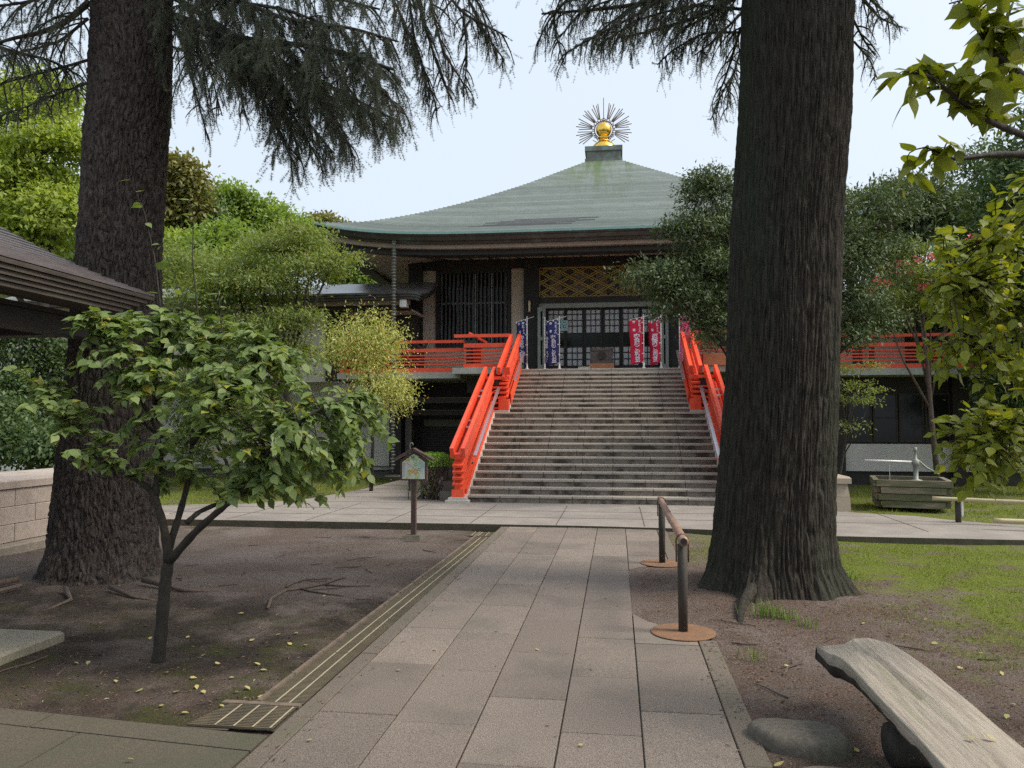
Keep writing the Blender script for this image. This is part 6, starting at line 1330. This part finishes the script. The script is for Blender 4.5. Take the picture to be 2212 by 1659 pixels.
def tuft(x_, y_, n, h_, spread=.06):
    r2 = np.random.default_rng(int(x_*1000+y_*77) % 9999); a = r2.uniform(0, 6.28, n); V, F = [], []
    for k in range(n):
        bx_, by_ = r2.normal(0, spread), r2.normal(0, spread*.7); hh = h_*r2.uniform(.5, 1.1); ln = r2.uniform(.25, .8)*hh; c_, s_ = math.cos(a[k]), math.sin(a[k]); w_ = .004; i = len(V)
        V += [(bx_-w_*s_, by_+w_*c_, 0), (bx_+w_*s_, by_-w_*c_, 0), (bx_+ln*.4*c_-w_*s_*.7, by_+ln*.4*s_+w_*c_*.7, hh*.7), (bx_+ln*.4*c_+w_*s_*.7, by_+ln*.4*s_-w_*c_*.7, hh*.7), (bx_+ln*c_, by_+ln*s_, hh*.92)]
        F += [(i, i+1, i+3), (i, i+3, i+2), (i+2, i+3, i+4)]
    o = npmesh('weed_tuft', np.array(V), np.array(F), weed_leaf, None, np.repeat(r2.random(n), 5)); o.location = (x_, y_, float(zg(x_, y_))); tag(o, 'green weed tuft at the foot of the large right trunk', 'weed', 'weed tufts round the large trunk')
weed_leaf = leafmat('weed_blades', (.08, .15, .025), (.16, .25, .05), trans=.35)
for (u, v, h_, n) in ((1640, 1300, .2, 30), (1655, 1345, .16, 60), (1700, 1350, .13, 40), (1705, 1300, .18, 26), (1760, 1300, .2, 30), (1790, 1298, .14, 30), (1640, 1440, .12, 14), (1740, 1365, .1, 24), (1835, 1262, .1, 30)):
    q = on(u, v, -.05); tuft(q.x, q.y, n, h_)
# fallen leaves, each a leaf of its own
fv, ff = HEART; fv = fv*np.array([1, 1, .6])+np.array([-.5, 0, .1])
fm = bpy.data.meshes.new('fallen_leaf'); fm.from_pydata([tuple(q*.047) for q in fv], [], [tuple(int(i) for i in q) for q in ff]); fm.materials.append(fallen_m)
a_ = fm.attributes.new('rnd', 'FLOAT', 'POINT'); a_.data.foreach_set('value', np.full(len(fv), .4, np.float32))
def drop(x_, y_, z_, label, grp, s_=1.):
    o = bpy.data.objects.new('fallen_leaf', fm); C.objects.link(o); o.location = (x_, y_, z_); o.rotation_euler = (random.gauss(0, .25), random.gauss(0, .25), random.uniform(0, 6.28)); o.scale = (s_,)*3; tag(o, label, 'leaf', grp)
LB = ('yellow fallen leaf on the dark earth left of the path', 'yellow leaves fallen on the left earth'); RB_ = ('yellow fallen leaf on the earth around the log bench', 'yellow leaves fallen by the bench')
for (u, v) in ((405, 1380), (520, 1328), (325, 1382), (545, 1387), (360, 1460), (418, 1470), (440, 1500), (425, 1490), (500, 1470), (560, 1480), (555, 1442), (535, 1492), (480, 1530), (510, 1500), (565, 1505), (165, 1440), (190, 1440), (350, 1530), (400, 1545), (300, 1500), (625, 1397), (600, 1375), (640, 1372), (660, 1400), (580, 1400), (620, 1420), (250, 1480), (150, 1380), (600, 1330), (470, 1440), (700, 1290), (770, 1130), (315, 1355), (570, 1455), (440, 1420), (380, 1500)):
    q = on(u, v, -.03); drop(q.x, q.y, float(zg(q.x, q.y))+.012, *LB, random.uniform(.7, 1.05))
for (u, v) in ((2165, 1468), (2150, 1538), (2190, 1535), (2175, 1560), (2075, 1455), (2020, 1400), (2070, 1390), (1865, 1358), (1960, 1380), (1780, 1595), (1850, 1635), (1920, 1320), (2120, 1420), (1700, 1450), (1640, 1480), (2000, 1350), (2190, 1500)):
    q = on(u, v, -.04); drop(q.x, q.y, float(zg(q.x, q.y))+.012, *RB_, random.uniform(.7, 1.1))
for (u, v) in ((2097, 1598), (2142, 1598)): q = on(u, v, .385); drop(q.x, q.y, .392, 'yellow leaf lying on the seat of the log bench', 'leaves on the log bench', .85)
for (u, v) in ((283, 1643), (1255, 1612), (667, 1602), (1160, 1405), (940, 1405), (860, 1450)): q = on(u, v, 0); drop(q.x, q.y, .008, 'small leaf lying on the paving stones', 'leaves on the paving', .7)
q = on(1685, 1655, 0); drop(q.x, q.y, .01, 'large pale leaf on the path edge at the bottom of the picture', None, 1.3)
# fallen branch on the bare earth
fb = MB(); G_ = lambda x_, y_: on(499+.3585*x_, 1064.5+.3585*y_, -.045)
for pts, r0 in (([(222, 715), (240, 660), (330, 605), (420, 592), (560, 560), (640, 525), (690, 512)], .016), ([(330, 580), (360, 560), (450, 527), (530, 525), (610, 515)], .010), ([(420, 592), (480, 610), (580, 625), (680, 634)], .010), ([(560, 565), (700, 572), (840, 568)], .009), ([(455, 530), (500, 540), (590, 537)], .006)):
    q = [G_(*p_) for p_ in pts]; fb.tube([Vector((p_.x, p_.y, float(zg(p_.x, p_.y))+.012)) for p_ in q], [r0*(1-.5*i/len(q)) for i in range(len(q))], 7)
tag(fb.build('fallen_branch', root_m, None, True), 'forked dead branch lying on the bare earth left of the path', 'branch')

rt_ = random.Random(12)
tw_proto = []
for k in range(4):
    b_ = MB(); L = .12+.06*k; b_.tube([(-L/2, 0, .006), (-L*.15, .012*(k-1.5), .008), (L*.2, -.008, .007), (L/2, .01*(k % 2), .005)], [.0035, .004, .003, .0015], 5)
    if k % 2: b_.tube([(0, .004, .007), (L*.18, .04, .008)], [.0025, .001], 4)
    o = b_.build('twig', root_m if k % 2 else twig_m); tw_proto.append(o)
TL = ('short dry twig lying on the bare earth', 'dry twigs scattered on the earth')
for i in range(46):
    o = tw_proto[i] if i < 4 else tw_proto[i % 4].copy()
    if i >= 4: C.objects.link(o)
    x_, y_ = (rt_.uniform(-5.2, -2.2), rt_.uniform(4.6, 11.5)) if i % 3 else (rt_.uniform(.85, 3.2), rt_.uniform(4.2, 7.2))
    o.location = (x_, y_, float(zg(x_, y_))); o.rotation_euler = (0, 0, rt_.uniform(0, 6.28)); o.scale = (rt_.uniform(.7, 1.6),)*3; tag(o, *TL[:1], 'twig', TL[1])
